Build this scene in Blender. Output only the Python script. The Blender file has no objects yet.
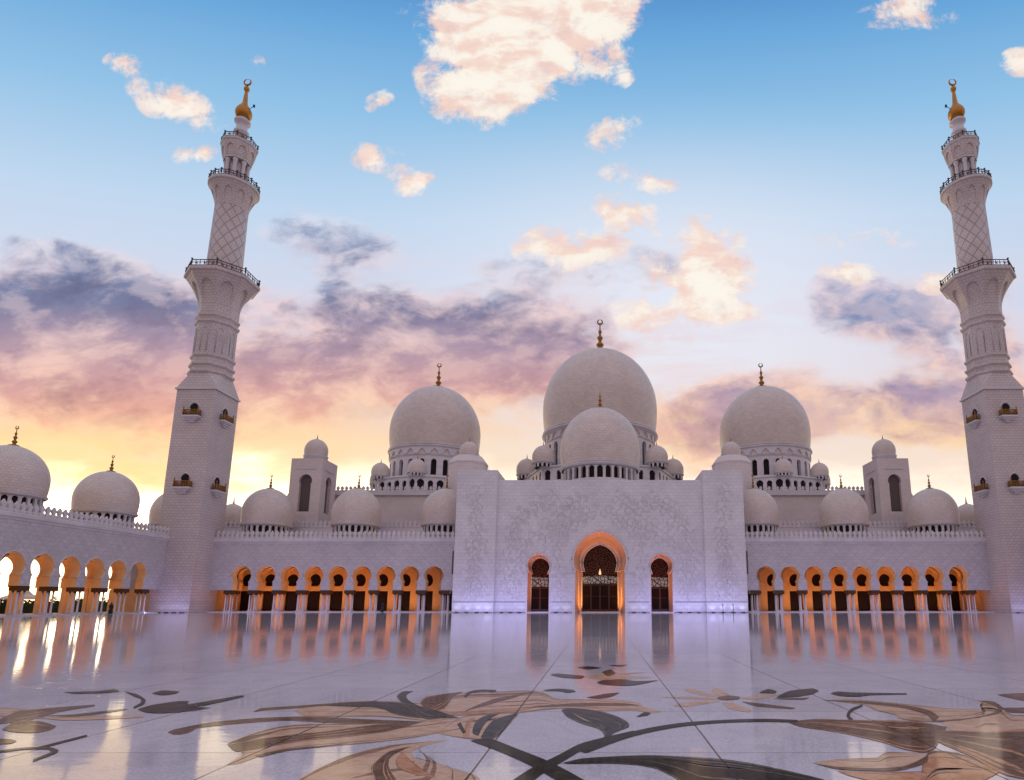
import bpy, math, random
from math import sin, cos, pi, radians, sqrt, atan, atan2
from mathutils import Vector
random.seed(7)
scene = bpy.context.scene
COL = scene.collection

# ------------------------------------------------------------------ camera
F, CX, CY, YH, W, HT = 600.0, 600.0, 491.4, 602.0, 1024, 780
TH = atan((YH - CY) / F)
CAM_H = 1.85
cam_data = bpy.data.cameras.new('camera')
cam = bpy.data.objects.new('camera', cam_data)
COL.objects.link(cam)
cam_data.sensor_width = 36.0
cam_data.lens = F / W * 36.0
cam_data.shift_x = (W / 2 - CX) / W
cam_data.shift_y = (CY - HT / 2) / W
cam_data.clip_start = 0.1
cam_data.clip_end = 6000
cam.location = (0, 0, CAM_H)
cam.rotation_euler = (pi / 2 + TH, 0, 0)
scene.camera = cam
scene.render.resolution_x, scene.render.resolution_y = W, HT

vs = scene.view_settings
vs.view_transform = 'Standard'
vs.look = 'None'
vs.exposure = 0.0
vs.gamma = 1.0
vs.use_curve_mapping = False
scene.render.engine = 'CYCLES'
cy = scene.cycles
cy.use_denoising = True
cy.max_bounces = 6
cy.diffuse_bounces = 3
cy.glossy_bounces = 3
cy.sample_clamp_indirect = 4.0
cy.caustics_reflective = False
cy.caustics_refractive = False


def ray(x, y):
    u, v = (x - CX) / F, (CY - y) / F
    return u, cos(TH) - v * sin(TH), sin(TH) + v * cos(TH)


def floor_at(x, y):
    """pixel of the photograph -> the point of the courtyard floor it shows"""
    a, b, d = ray(x, y)
    t = -CAM_H / d
    return a * t, b * t


def lin(r, g, b):
    f = lambda c: (c / 255 / 12.92) if c / 255 < 0.04045 else ((c / 255 + 0.055) / 1.055) ** 2.4
    return (f(r), f(g), f(b))


# ------------------------------------------------------------------ node helper
class NG:
    def __init__(s, nt):
        s.nt = nt

    def n(s, typ, **kw):
        nd = s.nt.nodes.new(typ)
        for k, v in kw.items():
            setattr(nd, k, v)
        return nd

    def plug(s, sock, v):
        if isinstance(v, bpy.types.NodeSocket):
            s.nt.links.new(v, sock)
        elif isinstance(v, (tuple, list)):
            if len(sock.default_value) == 4 and len(v) == 3:
                sock.default_value = (*v, 1)
            else:
                sock.default_value = v
        else:
            sock.default_value = v

    def m(s, op, a, b=0.0, c=None, clamp=False):
        nd = s.n('ShaderNodeMath', operation=op, use_clamp=clamp)
        s.plug(nd.inputs[0], a)
        s.plug(nd.inputs[1], b)
        if c is not None:
            s.plug(nd.inputs[2], c)
        return nd.outputs[0]

    def sm(s, x, lo, hi, a=0.0, b=1.0):
        nd = s.n('ShaderNodeMapRange', interpolation_type='SMOOTHSTEP')
        s.plug(nd.inputs[0], x)
        nd.inputs[1].default_value, nd.inputs[2].default_value = lo, hi
        nd.inputs[3].default_value, nd.inputs[4].default_value = a, b
        return nd.outputs[0]

    def mix(s, fac, a, b, blend='MIX'):
        nd = s.n('ShaderNodeMix', data_type='RGBA', blend_type=blend)
        s.plug(nd.inputs[0], fac)
        s.plug(nd.inputs[6], a)
        s.plug(nd.inputs[7], b)
        return nd.outputs[2]

    def ramp(s, x, stops, interp='LINEAR'):
        nd = s.n('ShaderNodeValToRGB')
        cr = nd.color_ramp
        cr.interpolation = interp
        while len(cr.elements) < len(stops):
            cr.elements.new(0.5)
        for e, (p, c) in zip(cr.elements, stops):
            e.position = p
            e.color = (*c, 1)
        s.plug(nd.inputs[0], x)
        return nd.outputs[0]

    def comb(s, x, y, z=0.0):
        nd = s.n('ShaderNodeCombineXYZ')
        for i, v in enumerate((x, y, z)):
            s.plug(nd.inputs[i], v)
        return nd.outputs[0]

    def noise(s, vec, scale, detail=4, rough=0.5, color=False, dist=0.0):
        nd = s.n('ShaderNodeTexNoise')
        s.plug(nd.inputs['Vector'], vec)
        nd.inputs['Scale'].default_value = scale
        nd.inputs['Detail'].default_value = detail
        nd.inputs['Roughness'].default_value = rough
        nd.inputs['Distortion'].default_value = dist
        return nd.outputs[1 if color else 0]


# ------------------------------------------------------------------ world: dusk sky
SUN_AZ = radians(-38)      # to the left of the axis, behind the mosque
SUN_EL = radians(2.0)
world = bpy.data.worlds.new('World')
scene.world = world
world.use_nodes = True
wt = world.node_tree
wt.nodes.clear()
g = NG(wt)
tc = g.n('ShaderNodeTexCoord')
sep = g.n('ShaderNodeSeparateXYZ')
wt.links.new(tc.outputs['Generated'], sep.inputs[0])
dx, dy, dz = sep.outputs
yy = g.m('MAXIMUM', dy, 0.06)
px_ = g.m('DIVIDE', dx, yy)
pz_ = g.m('DIVIDE', dz, yy)
P = g.comb(px_, pz_)
front = g.sm(dy, -0.15, 0.45)

tt = g.m('DIVIDE', dz, g.m('SQRT', g.m('ADD', g.m('MULTIPLY', yy, yy), g.m('MULTIPLY', g.m('MULTIPLY', dx, dx), 0.25))))
hz = g.n('ShaderNodeMapping')
wt.links.new(P, hz.inputs[0])
hz.inputs[3].default_value = (1.0, 2.6, 1)
pzn = g.m('ADD', pz_, g.m('MULTIPLY', g.m('SUBTRACT', g.noise(hz.outputs[0], 3.2, 8, 0.58, dist=0.3), 0.5), 0.26))
clear = g.ramp(g.m('MULTIPLY', tt, 0.625), [
    (0.00, lin(255, 226, 190)), (0.10, lin(255, 238, 218)), (0.16, lin(250, 224, 204)), (0.22, lin(232, 212, 214)),
    (0.30, lin(216, 218, 236)), (0.43, lin(192, 216, 241)), (0.56, lin(146, 195, 233)), (0.68, lin(108, 170, 222)),
    (0.77, lin(80, 142, 206)), (1.0, lin(200, 202, 226))])
# the left of the horizon, over the set sun, burns yellow; the right stays lavender
warm = g.m('MULTIPLY', g.sm(px_, 0.1, -0.75), g.sm(pz_, 0.52, 0.16))
clear = g.mix(g.m('MULTIPLY', warm, 0.85), clear, g.ramp(pzn, [(0.0, lin(255, 222, 170)), (0.14, lin(255, 238, 200)), (0.20, lin(255, 234, 186)), (0.27, lin(255, 212, 128)), (0.33, lin(252, 192, 112)), (0.40, lin(240, 184, 148)), (0.5, lin(226, 204, 206))]))
glow = g.m('MULTIPLY', g.sm(g.m('ABSOLUTE', g.m('SUBTRACT', px_, 0.14)), 0.7, 0.0), g.m('MULTIPLY', g.sm(pz_, 0.15, 0.42), g.sm(pz_, 1.0, 0.5)))
clear = g.mix(g.m('MULTIPLY', glow, 0.75), clear, lin(238, 240, 250))
back = g.ramp(dz, [(0.0, lin(176, 152, 154)), (0.15, lin(188, 166, 168)), (0.4, lin(202, 190, 206)), (0.75, lin(220, 214, 232)), (1.0, lin(210, 210, 234))])

wcol = g.noise(P, 3.0, 3, 0.5, color=True)
wv = g.n('ShaderNodeVectorMath', operation='MULTIPLY_ADD')
wt.links.new(wcol, wv.inputs[0])
wv.inputs[1].default_value = (0.16, 0.10, 0)
sh = g.n('ShaderNodeVectorMath', operation='SUBTRACT')
wt.links.new(P, sh.inputs[0])
sh.inputs[1].default_value = (0.08, 0.05, 0)
wt.links.new(sh.outputs[0], wv.inputs[2])
PW = wv.outputs[0]
stretch = g.n('ShaderNodeVectorMath', operation='MULTIPLY')
wt.links.new(P, stretch.inputs[0])
stretch.inputs[1].default_value = (1.0, 1.7, 1.0)
fb_soft = g.noise(stretch.outputs[0], 5.5, 9, 0.56)
fb_crisp = g.noise(P, 12.0, 12, 0.70, dist=0.25)
fb_mid = g.noise(stretch.outputs[0], 9.0, 9, 0.6, dist=0.4)
fb_det = g.noise(stretch.outputs[0], 7.0, 10, 0.62, dist=0.15)
st2 = g.n('ShaderNodeMapping')
wt.links.new(P, st2.inputs[0])
st2.inputs[2].default_value = (0, 0, radians(14))
st2.inputs[3].default_value = (0.9, 3.6, 1)
fb_streak = g.noise(st2.outputs[0], 3.6, 9, 0.6, dist=0.5)
fb_gap = g.noise(stretch.outputs[0], 4.6, 10, 0.6, dist=0.25)
fb_big = g.noise(stretch.outputs[0], 2.6, 5, 0.5)


def field(blobs):
    tot = None
    for (x, y, rx, ry, rot, wgt) in blobs:
        a = ray(x, y)
        c = (a[0] / a[1], a[2] / a[1])
        b = ray(x + 1, y)
        e = ray(x, y - 1)
        kx = b[0] / b[1] - c[0]
        kz = e[2] / e[1] - c[1]
        mp = g.n('ShaderNodeMapping', vector_type='TEXTURE')
        wt.links.new(PW, mp.inputs[0])
        mp.inputs[1].default_value = (c[0], c[1], 0)
        mp.inputs[2].default_value = (0, 0, radians(rot))
        mp.inputs[3].default_value = (1.5 * rx * kx, 1.5 * ry * kz, 1)
        gr = g.n('ShaderNodeTexGradient', gradient_type='SPHERICAL')
        wt.links.new(mp.outputs[0], gr.inputs[0])
        v = g.m('MULTIPLY', gr.outputs['Fac'], wgt)
        tot = v if tot is None else g.m('ADD', tot, v)
    return tot


GREY = [(55, 300, 170, 46, -8, 1.0), (20, 335, 150, 70, 0, 1.0), (140, 335, 110, 60, 0, .95), (60, 385, 200, 50, 0, .8), (165, 392, 110, 50, 0, .7),
        (100, 252, 80, 12, -14, .55), (340, 246, 80, 28, -14, .85), (300, 225, 30, 16, -30, .5), (370, 328, 110, 40, 0, .95), (465, 330, 120, 36, 0, .95), (430, 372, 150, 40, 0, 1.0),
        (540, 330, 80, 30, 0, .8), (520, 388, 80, 36, 0, .85), (320, 405, 100, 46, 0, .8), (575, 270, 84, 26, 0, .95), (640, 345, 60, 22, 0, .5),
        (880, 314, 70, 42, 0, .85), (845, 292, 46, 22, 0, .6), (935, 288, 50, 26, 0, .65), (1010, 340, 34, 60, 0, .8),
        (840, 402, 95, 32, -8, 1.0), (760, 420, 85, 36, 0, .95), (940, 398, 85, 38, 0, .95), (690, 432, 55, 44, 0, 1.0), (900, 440, 110, 16, 0, .45), (60, 452, 120, 10, 0, .3)]
PUFF = [(522, 2, 90, 44, 0, 1.25), (478, 62, 46, 44, 8, 1.05), (530, 45, 50, 40, 0, 1.0), (498, 98, 26, 24, 0, .85), (592, 10, 46, 24, 0, .95), (612, 52, 20, 26, 10, .6), (628, 72, 12, 10, 0, .55), (448, 92, 20, 22, 30, .6),
        (176, 100, 42, 16, -28, .8), (196, 149, 17, 9, 0, .7), (125, 67, 17, 10, 0, .7), (385, 155, 30, 12, -10, .82), (424, 176, 30, 12, -10, .8),
        (616, 213, 36, 15, 0, .85), (572, 250, 50, 17, 0, .95), (690, 255, 46, 34, 20, .95), (712, 285, 36, 24, 0, .8), (680, 312, 60, 14, 0, .9), (612, 134, 36, 16, 40, .6),
        (905, 10, 34, 20, 0, .7), (1016, 62, 24, 14, 0, .8), (842, 271, 38, 11, 0, .8), (965, 276, 46, 11, 0, .7), (386, 100, 13, 10, 0, .55), (258, 52, 11, 8, 0, .55), (640, 178, 34, 12, 0, .5), (860, 235, 60, 10, 0, .35), (250, 185, 40, 9, 0, .3)]
fA = field(PUFF)
fB = field(GREY)
infront = g.sm(dy, 0.08, 0.25)
nB = g.m('ADD', g.m('MULTIPLY', g.m('SUBTRACT', fb_soft, 0.5), 2.9), g.m('MULTIPLY', g.m('SUBTRACT', fb_big, 0.5), 1.3))
dB = g.m('ADD', fB, nB)
dB = g.m('MULTIPLY', dB, g.sm(fB, 0.02, 0.25))
mB = g.m('MULTIPLY', g.m('MULTIPLY', g.sm(dB, 0.08, 0.85), 0.94), infront)
coreB = g.sm(g.m('ADD', dB, g.m('MULTIPLY', g.m('SUBTRACT', fb_mid, 0.5), 3.4)), 0.2, 1.35)
cB = g.ramp(pz_, [(0.10, lin(255, 236, 200)), (0.22, lin(255, 206, 150)), (0.29, lin(240, 176, 150)), (0.36, lin(208, 152, 154)), (0.44, lin(172, 142, 164)),
                  (0.53, lin(98, 108, 152)), (0.62, lin(104, 124, 168)), (0.75, lin(170, 186, 214))])
cBr = g.ramp(pz_, [(0.10, lin(255, 232, 206)), (0.22, lin(246, 200, 178)), (0.30, lin(206, 166, 176)), (0.38, lin(168, 150, 180)), (0.50, lin(132, 146, 186)), (0.62, lin(140, 160, 200)), (0.75, lin(180, 196, 224))])
cB = g.mix(g.sm(px_, -0.1, 0.35), cB, cBr)
edge = g.ramp(pz_, [(0.12, lin(255, 244, 214)), (0.28, lin(255, 214, 170)), (0.40, lin(250, 206, 190)), (0.52, lin(236, 210, 214)), (0.70, lin(214, 222, 240))])
dark = g.mix(1.0, cB, lin(206, 206, 222), 'MULTIPLY')
cB = g.mix(g.sm(fb_det, 0.46, 0.72), cB, dark)
cB = g.mix(coreB, edge, cB)
offb = g.n('ShaderNodeVectorMath', operation='ADD')
wt.links.new(stretch.outputs[0], offb.inputs[0])
offb.inputs[1].default_value = (0.03, 0.06, 0)
relb = g.m('SUBTRACT', g.noise(offb.outputs[0], 5.5, 9, 0.56), fb_soft)
cB = g.mix(g.m('MULTIPLY', g.sm(relb, -0.02, -0.14), 0.35), cB, edge)
cB = g.mix(g.m('MULTIPLY', g.sm(relb, 0.0, 0.12), 0.55), cB, g.mix(1.0, cB, lin(214, 210, 224), 'MULTIPLY'))
cB = g.mix(g.m('MULTIPLY', g.sm(fb_gap, 0.50, 0.70), 0.8), cB, edge)
fA = g.m('MULTIPLY', fA, 1.12)
nA = g.m('ADD', g.m('MULTIPLY', g.m('SUBTRACT', fb_crisp, 0.5), 3.2), g.m('MULTIPLY', g.m('SUBTRACT', fb_mid, 0.5), 1.0))
dA = g.m('MULTIPLY', g.m('ADD', fA, nA), g.sm(fA, 0.02, 0.2))
mA = g.m('MULTIPLY', g.sm(dA, 0.10, 0.80), infront)
cA = g.mix(g.sm(dA, 0.25, 1.1), lin(254, 222, 208), lin(255, 246, 232))
off = g.n('ShaderNodeVectorMath', operation='ADD')
wt.links.new(stretch.outputs[0], off.inputs[0])
off.inputs[1].default_value = (-0.022, -0.045, 0)
rel = g.m('SUBTRACT', g.noise(off.outputs[0], 9.0, 9, 0.6, dist=0.4), fb_mid)
cA = g.mix(g.m('MULTIPLY', g.sm(rel, -0.08, 0.16), 0.75), cA, lin(244, 204, 192))
cA = g.mix(g.m('MULTIPLY', g.sm(rel, 0.06, -0.16), 0.6), cA, lin(255, 250, 240))
cA = g.mix(g.m('MULTIPLY', g.sm(fb_crisp, 0.52, 0.70), 0.5), cA, lin(226, 196, 200))
veil = g.m('MULTIPLY', g.sm(fb_streak, 0.46, 0.66), g.m('MULTIPLY', g.sm(pz_, 0.16, 0.30), g.sm(pz_, 0.75, 0.42)))
clear = g.mix(g.m('MULTIPLY', g.m('MULTIPLY', veil, infront), 0.55), clear, g.mix(g.sm(px_, -0.2, 0.3), edge, g.ramp(pz_, [(0.16, lin(255, 232, 214)), (0.3, lin(246, 206, 198)), (0.45, lin(232, 216, 226)), (0.7, lin(226, 232, 246))])))
sky = g.mix(mB, clear, cB)
sky = g.mix(mA, sky, cA)
boost = g.m('ADD', 1.0, g.m('MULTIPLY', g.sm(pzn, 0.25, 0.13), g.m('ADD', 0.6, g.m('MULTIPLY', g.sm(px_, -0.2, -0.75), 1.5))))
sky = g.mix(1.0, sky, g.comb(boost, boost, boost), 'MULTIPLY')
sky = g.mix(front, back, sky)
below = g.sm(dz, -0.02, 0.0)
sky = g.mix(below, lin(150, 130, 130), sky)
bg = g.n('ShaderNodeBackground')
wt.links.new(sky, bg.inputs[0])
bg.inputs[1].default_value = 0.96
nish = g.n('ShaderNodeTexSky', sky_type='NISHITA')
nish.sun_disc = False
nish.sun_elevation = SUN_EL
nish.sun_rotation = SUN_AZ
bg2 = g.n('ShaderNodeBackground')
wt.links.new(nish.outputs[0], bg2.inputs[0])
bg2.inputs[1].default_value = 0.02
add = g.n('ShaderNodeAddShader')
wt.links.new(bg.outputs[0], add.inputs[0])
wt.links.new(bg2.outputs[0], add.inputs[1])
wo = g.n('ShaderNodeOutputWorld')
wt.links.new(add.outputs[0], wo.inputs[0])
world.cycles.sampling_method = 'MANUAL'
world.cycles.sample_map_resolution = 512

sun_d = bpy.data.lights.new('sun', 'SUN')
sun_d.energy = 0.12
sun_d.angle = radians(8)
sun_d.color = (1.0, 0.72, 0.45)
sun = bpy.data.objects.new('sun', sun_d)
COL.objects.link(sun)
to_sun = Vector((sin(SUN_AZ) * cos(SUN_EL), cos(SUN_AZ) * cos(SUN_EL), sin(SUN_EL)))
sun.rotation_euler = to_sun.to_track_quat('Z', 'Y').to_euler()
sun.location = to_sun * 400


# ------------------------------------------------------------------ materials
def new_mat(name):
    m = bpy.data.materials.new(name)
    m.use_nodes = True
    m.node_tree.nodes.clear()
    gg = NG(m.node_tree)
    out = gg.n('ShaderNodeOutputMaterial')
    b = gg.n('ShaderNodeBsdfPrincipled')
    m.node_tree.links.new(b.outputs[0], out.inputs[0])
    return m, gg, b


def plain(name, col, rough=0.5, metal=0.0, var=0.12, scale=3.0, emit=None, strength=0.0, ior=1.45):
    m, gg, b = new_mat(name)
    t = gg.n('ShaderNodeTexCoord').outputs['Object']
    nz = gg.noise(t, scale, 5, 0.6)
    f = gg.m('ADD', gg.m('MULTIPLY', nz, 2 * var), 1 - var)
    c = gg.mix(1.0, col, gg.comb(f, f, f), 'MULTIPLY')
    gg.plug(b.inputs['Base Color'], c)
    b.inputs['Roughness'].default_value = rough
    b.inputs['Metallic'].default_value = metal
    b.inputs['IOR'].default_value = ior
    if emit:
        b.inputs['Emission Color'].default_value = (*emit, 1)
        b.inputs['Emission Strength'].default_value = strength
    return m


def stone(name, col, bw=1.3, bh=0.65, mortar=0.05, mdark=0.80, var=0.07, wrap=None, relief=0.0, relief_scale=1.0, rough=0.42, lattice=0.0, diaper=0.0):
    """block-laid marble; wrap = radius for surfaces of revolution round the object's own axis"""
    m, gg, b = new_mat(name)
    t = gg.n('ShaderNodeTexCoord').outputs['Object']
    sp = gg.n('ShaderNodeSeparateXYZ')
    gg.plug(sp.inputs[0], t)
    x, y, z = sp.outputs
    if wrap:
        u = gg.m('MULTIPLY', gg.m('ARCTAN2', y, x), wrap)
    else:
        nm = gg.n('ShaderNodeSeparateXYZ')
        gg.plug(nm.inputs[0], gg.n('ShaderNodeNewGeometry').outputs['Normal'])
        side = gg.m('GREATER_THAN', gg.m('ABSOLUTE', nm.outputs[0]), 0.8)
        mx = gg.n('ShaderNodeMix', data_type='FLOAT')
        gg.plug(mx.inputs[0], side)
        gg.plug(mx.inputs[2], x)
        gg.plug(mx.inputs[3], y)
        u = mx.outputs[0]
    uv = gg.comb(u, z)
    br = gg.n('ShaderNodeTexBrick', offset=0.5)
    gg.plug(br.inputs['Vector'], uv)
    k = lambda q: tuple(min(1, c * q) for c in col)
    br.inputs['Color1'].default_value = (*k(1 - var), 1)
    br.inputs['Color2'].default_value = (*k(1 + var * 0.5), 1)
    br.inputs['Mortar'].default_value = (*k(mdark), 1)
    br.inputs['Scale'].default_value = 1.0
    br.inputs['Mortar Size'].default_value = mortar
    br.inputs['Mortar Smooth'].default_value = 0.3
    br.inputs['Brick Width'].default_value = bw
    br.inputs['Row Height'].default_value = bh
    c = br.outputs['Color']
    big = gg.noise(t, 0.22, 5, 0.6)
    f = gg.m('ADD', gg.m('MULTIPLY', big, 0.36), 0.82)
    c = gg.mix(1.0, c, gg.comb(f, f, f), 'MULTIPLY')
    fine = gg.noise(t, 4.0, 5, 0.7)
    f2 = gg.m('ADD', gg.m('MULTIPLY', fine, 0.3), 0.85)
    c = gg.mix(1.0, c, gg.comb(f2, f2, f2), 'MULTIPLY')
    hgt = gg.m('MULTIPLY', br.outputs['Fac'], -0.4)
    if relief:
        # carved vine relief: curling bands and small petals cut in the marble
        w1 = gg.noise(uv, 0.55 * relief_scale, 3, 0.5, color=True)
        vv = gg.n('ShaderNodeVectorMath', operation='MULTIPLY_ADD')
        gg.plug(vv.inputs[0], w1)
        vv.inputs[1].default_value = (2.2, 2.2, 0)
        gg.plug(vv.inputs[2], uv)
        vo = gg.n('ShaderNodeTexVoronoi', feature='DISTANCE_TO_EDGE', voronoi_dimensions='2D')
        gg.plug(vo.inputs['Vector'], vv.outputs[0])
        vo.inputs['Scale'].default_value = 0.9 * relief_scale
        e = gg.sm(vo.outputs['Distance'], 0.02, 0.11, 1.0, 0.0)
        msk = gg.sm(gg.noise(uv, 0.16, 3, 0.5), 0.44, 0.58)
        e = gg.m('MULTIPLY', e, msk)
        c = gg.mix(gg.m('MULTIPLY', e, relief), c, k(0.55))
        hgt = gg.m('ADD', hgt, gg.m('MULTIPLY', e, -0.8))
    if diaper:
        r = 0.70710678
        a1 = gg.m('MULTIPLY', gg.m('ADD', u, z), r)
        a2 = gg.m('MULTIPLY', gg.m('SUBTRACT', u, z), r)
        l1 = gg.m('PINGPONG', a1, diaper)
        l2 = gg.m('PINGPONG', a2, diaper)
        e = gg.sm(gg.m('MINIMUM', l1, l2), 0.03, 0.1, 1.0, 0.0)
        c = gg.mix(gg.m('MULTIPLY', e, 0.26), c, k(0.6))
        hgt = gg.m('ADD', hgt, gg.m('MULTIPLY', e, -0.5))
    if lattice:
        l1 = gg.m('PINGPONG', gg.m('ADD', gg.m('MULTIPLY', u, 1.25), z), lattice)
        l2 = gg.m('PINGPONG', gg.m('SUBTRACT', gg.m('MULTIPLY', u, 1.25), z), lattice)
        e = gg.sm(gg.m('MINIMUM', l1, l2), 0.10, 0.26, 1.0, 0.0)
        c = gg.mix(gg.m('MULTIPLY', e, 0.7), c, k(0.38))
        hgt = gg.m('ADD', hgt, gg.m('MULTIPLY', e, -1.0))
    gg.plug(b.inputs['Base Color'], c)
    b.inputs['Roughness'].default_value = rough
    bp = gg.n('ShaderNodeBump')
    bp.inputs['Strength'].default_value = 0.35
    bp.inputs['Distance'].default_value = 0.08
    gg.plug(bp.inputs['Height'], hgt)
    gg.plug(b.inputs['Normal'], bp.outputs[0])
    return m


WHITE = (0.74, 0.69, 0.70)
CREAM = (0.69, 0.575, 0.51)
M = {}
M['portal'] = stone('portal_marble', WHITE, 1.0, 0.62, 0.035, 0.82, var=.05, relief=0.25, relief_scale=2.2)
M['pier'] = stone('carved_pier_marble', WHITE, 1.0, 0.62, 0.035, 0.82, var=.05, relief=0.25, relief_scale=2.2)
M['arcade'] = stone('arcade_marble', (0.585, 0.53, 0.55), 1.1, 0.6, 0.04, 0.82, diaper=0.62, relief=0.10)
M['trim'] = stone('marble_trim', (0.66, 0.61, 0.62), 1.6, 0.8, 0.02, 0.8, var=0.08)
M['hall'] = stone('hall_marble', (0.70, 0.60, 0.575), 1.0, 0.5, 0.03, 0.86, var=.05)
M['minaret'] = stone('minaret_marble', (0.625, 0.53, 0.51), .8, 0.5, 0.05, 0.70, var=0.07)
M['octagon'] = stone('carved_minaret_marble', (0.625, 0.53, 0.51), .8, 0.5, 0.05, 0.72, var=0.07, relief=0.5, relief_scale=2.0)
M['lattice'] = stone('minaret_lattice_marble', (0.64, 0.53, 0.50), 0.62, 0.42, 0.05, 0.75, wrap=3.4, lattice=1.35)
for key, R in (('dome_main', 16), ('dome_side', 12), ('dome_front', 8), ('dome_roof', 5), ('dome_small', 2.4)):
    M[key] = stone(key + '_marble', CREAM, 0.9 if R > 6 else 0.6, 0.55 if R > 6 else 0.36, 0.045, 0.77, var=0.085, wrap=R)
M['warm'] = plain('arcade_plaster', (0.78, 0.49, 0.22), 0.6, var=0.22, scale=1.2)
M['gilt_plaster'] = plain('gilded_plaster', (0.80, 0.56, 0.26), 0.4, 0.2, var=.1)
M['reveal'] = plain('glow_tinted_marble_lining', (0.76, 0.40, 0.20), 0.4, var=0.12, scale=2)  # white marble lining with the lamps' orange glow mixed into its colour
M['column'] = plain('column_marble', (0.64, 0.60, 0.63), 0.22, var=0.10, scale=5)
M['bronze'] = plain('bronze_capital', (0.085, 0.042, 0.02), 0.42, 0.3, var=0.4, scale=8)
M['gold'] = plain('gilded_metal', (0.42, 0.19, 0.04), 0.36, 1.0, var=0.25, scale=3)
M['gilt_dark'] = plain('weathered_gilt', (0.30, 0.15, 0.045), 0.4, 0.8, var=0.3, scale=4)
M['rail'] = plain('dark_bronze_railing', (0.075, 0.055, 0.045), 0.45, 0.4, var=0.3, scale=6)
M['glass'] = plain('dark_window_glass', (0.02, 0.012, 0.010), 0.3, var=0.4, scale=2, ior=1.2)
M['pane'] = plain('dusky_window_screen', (0.12, 0.085, 0.085), 0.5, var=0.3, scale=3)
M['door'] = plain('dark_wood_door', (0.020, 0.008, 0.005), 0.5, var=0.4, scale=3, ior=1.15)
M['frame'] = plain('door_frame_bronze', (0.07, 0.03, 0.017), 0.4, 0.5, var=0.2)
M['band_stone'] = plain('grey_band_marble', (0.36, 0.32, 0.34), 0.5, var=.1)
M['roof'] = plain('roof_slab', (0.5, 0.46, 0.46), 0.7, var=0.1, scale=0.6)
M['iron'] = plain('black_iron', (0.02, 0.02, 0.022), 0.4, 0.6)
M['sand'] = plain('sandy_ground', (0.36, 0.30, 0.24), 0.9, var=0.2, scale=0.05)


def tracery(name, dark, line, scale, wdt, rough=0.35):
    m, gg, b = new_mat(name)
    t = gg.n('ShaderNodeTexCoord').outputs['Object']
    sp = gg.n('ShaderNodeSeparateXYZ')
    gg.plug(sp.inputs[0], t)
    uv = gg.comb(sp.outputs[0], sp.outputs[2])
    nz = gg.noise(uv, 0.8, 2, 0.5, color=True)
    vv = gg.n('ShaderNodeVectorMath', operation='MULTIPLY_ADD')
    gg.plug(vv.inputs[0], nz)
    vv.inputs[1].default_value = (1.0, 1.0, 0)
    gg.plug(vv.inputs[2], uv)
    vo = gg.n('ShaderNodeTexVoronoi', feature='DISTANCE_TO_EDGE', voronoi_dimensions='2D')
    gg.plug(vo.inputs['Vector'], vv.outputs[0])
    vo.inputs['Scale'].default_value = scale
    e = gg.sm(vo.outputs['Distance'], wdt * 0.4, wdt, 1.0, 0.0)
    gg.plug(b.inputs['Base Color'], gg.mix(e, dark, line))
    b.inputs['IOR'].default_value = 1.2
    b.inputs['Roughness'].default_value = rough
    return m


M['fanlight'] = tracery('fanlight_tracery', (0.012, 0.005, 0.004), (0.12, 0.05, 0.028), 2.4, 0.15, .6)
M['band'] = tracery('lattice_glass_band', (0.36, 0.42, 0.38), (0.035, 0.02, 0.015), 1.7, 0.17)

# polished courtyard marble: large slabs with dark joints
m, gg, b = new_mat('polished_courtyard_marble')
t = gg.n('ShaderNodeTexCoord').outputs['Object']
sp = gg.n('ShaderNodeSeparateXYZ')
gg.plug(sp.inputs[0], t)
jx = gg.m('PINGPONG', gg.m('ADD', sp.outputs[0], -1.45), 1.435)
jy = gg.m('PINGPONG', gg.m('ADD', sp.outputs[1], -7.96), 1.43)
wob = gg.noise(t, 1.0, 2)
jl = gg.sm(jx, 0.008, 0.02, 1.0, 0.0)
jm = gg.m('MULTIPLY', gg.sm(jy, 0.006, 0.016, 1.0, 0.0), 0.6)
joint = gg.m('MAXIMUM', jl, jm)
sid = gg.n('ShaderNodeTexWhiteNoise', noise_dimensions='2D')
gg.plug(sid.inputs['Vector'], gg.comb(gg.m('FLOOR', gg.m('DIVIDE', gg.m('ADD', sp.outputs[0], -1.45), 2.87)), gg.m('FLOOR', gg.m('DIVIDE', gg.m('ADD', sp.outputs[1], -7.96), 2.86))))
v0 = gg.noise(t, 0.7, 7, 0.62, dist=0.6)
v1 = gg.sm(gg.noise(t, 26.0, 6, 0.8), 0.34, 0.66)
val = gg.m('ADD', gg.m('MULTIPLY', v0, 0.22), gg.m('ADD', gg.m('MULTIPLY', v1, 0.30), gg.m('MULTIPLY', sid.outputs[0], 0.11)))
val = gg.m('ADD', val, 0.40)
c = gg.mix(1.0, (0.82, 0.765, 0.845), gg.comb(val, val, val), 'MULTIPLY')
vein = gg.sm(gg.m('ABSOLUTE', gg.m('SUBTRACT', gg.noise(t, 0.45, 8, 0.7, dist=1.2), 0.5)), 0.0, 0.035, 0.22, 0.0)
c = gg.mix(vein, c, (0.34, 0.30, 0.31))
c = gg.mix(joint, c, (0.07, 0.045, 0.04))
gg.plug(b.inputs['Base Color'], c)
rgh = gg.m('ADD', gg.m('MULTIPLY', gg.noise(t, 2.2, 5, 0.7), 0.075), 0.02)
gg.plug(b.inputs['Roughness'], rgh)
b.inputs['IOR'].default_value = 1.5
bp = gg.n('ShaderNodeBump')
bp.inputs['Strength'].default_value = 0.10
bp.inputs['Distance'].default_value = 0.02
rm = gg.n('ShaderNodeMapping')
gg.plug(rm.inputs[0], t)
rm.inputs[3].default_value = (0.5, 2.2, 1)
rip = rm.outputs[0]
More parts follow.
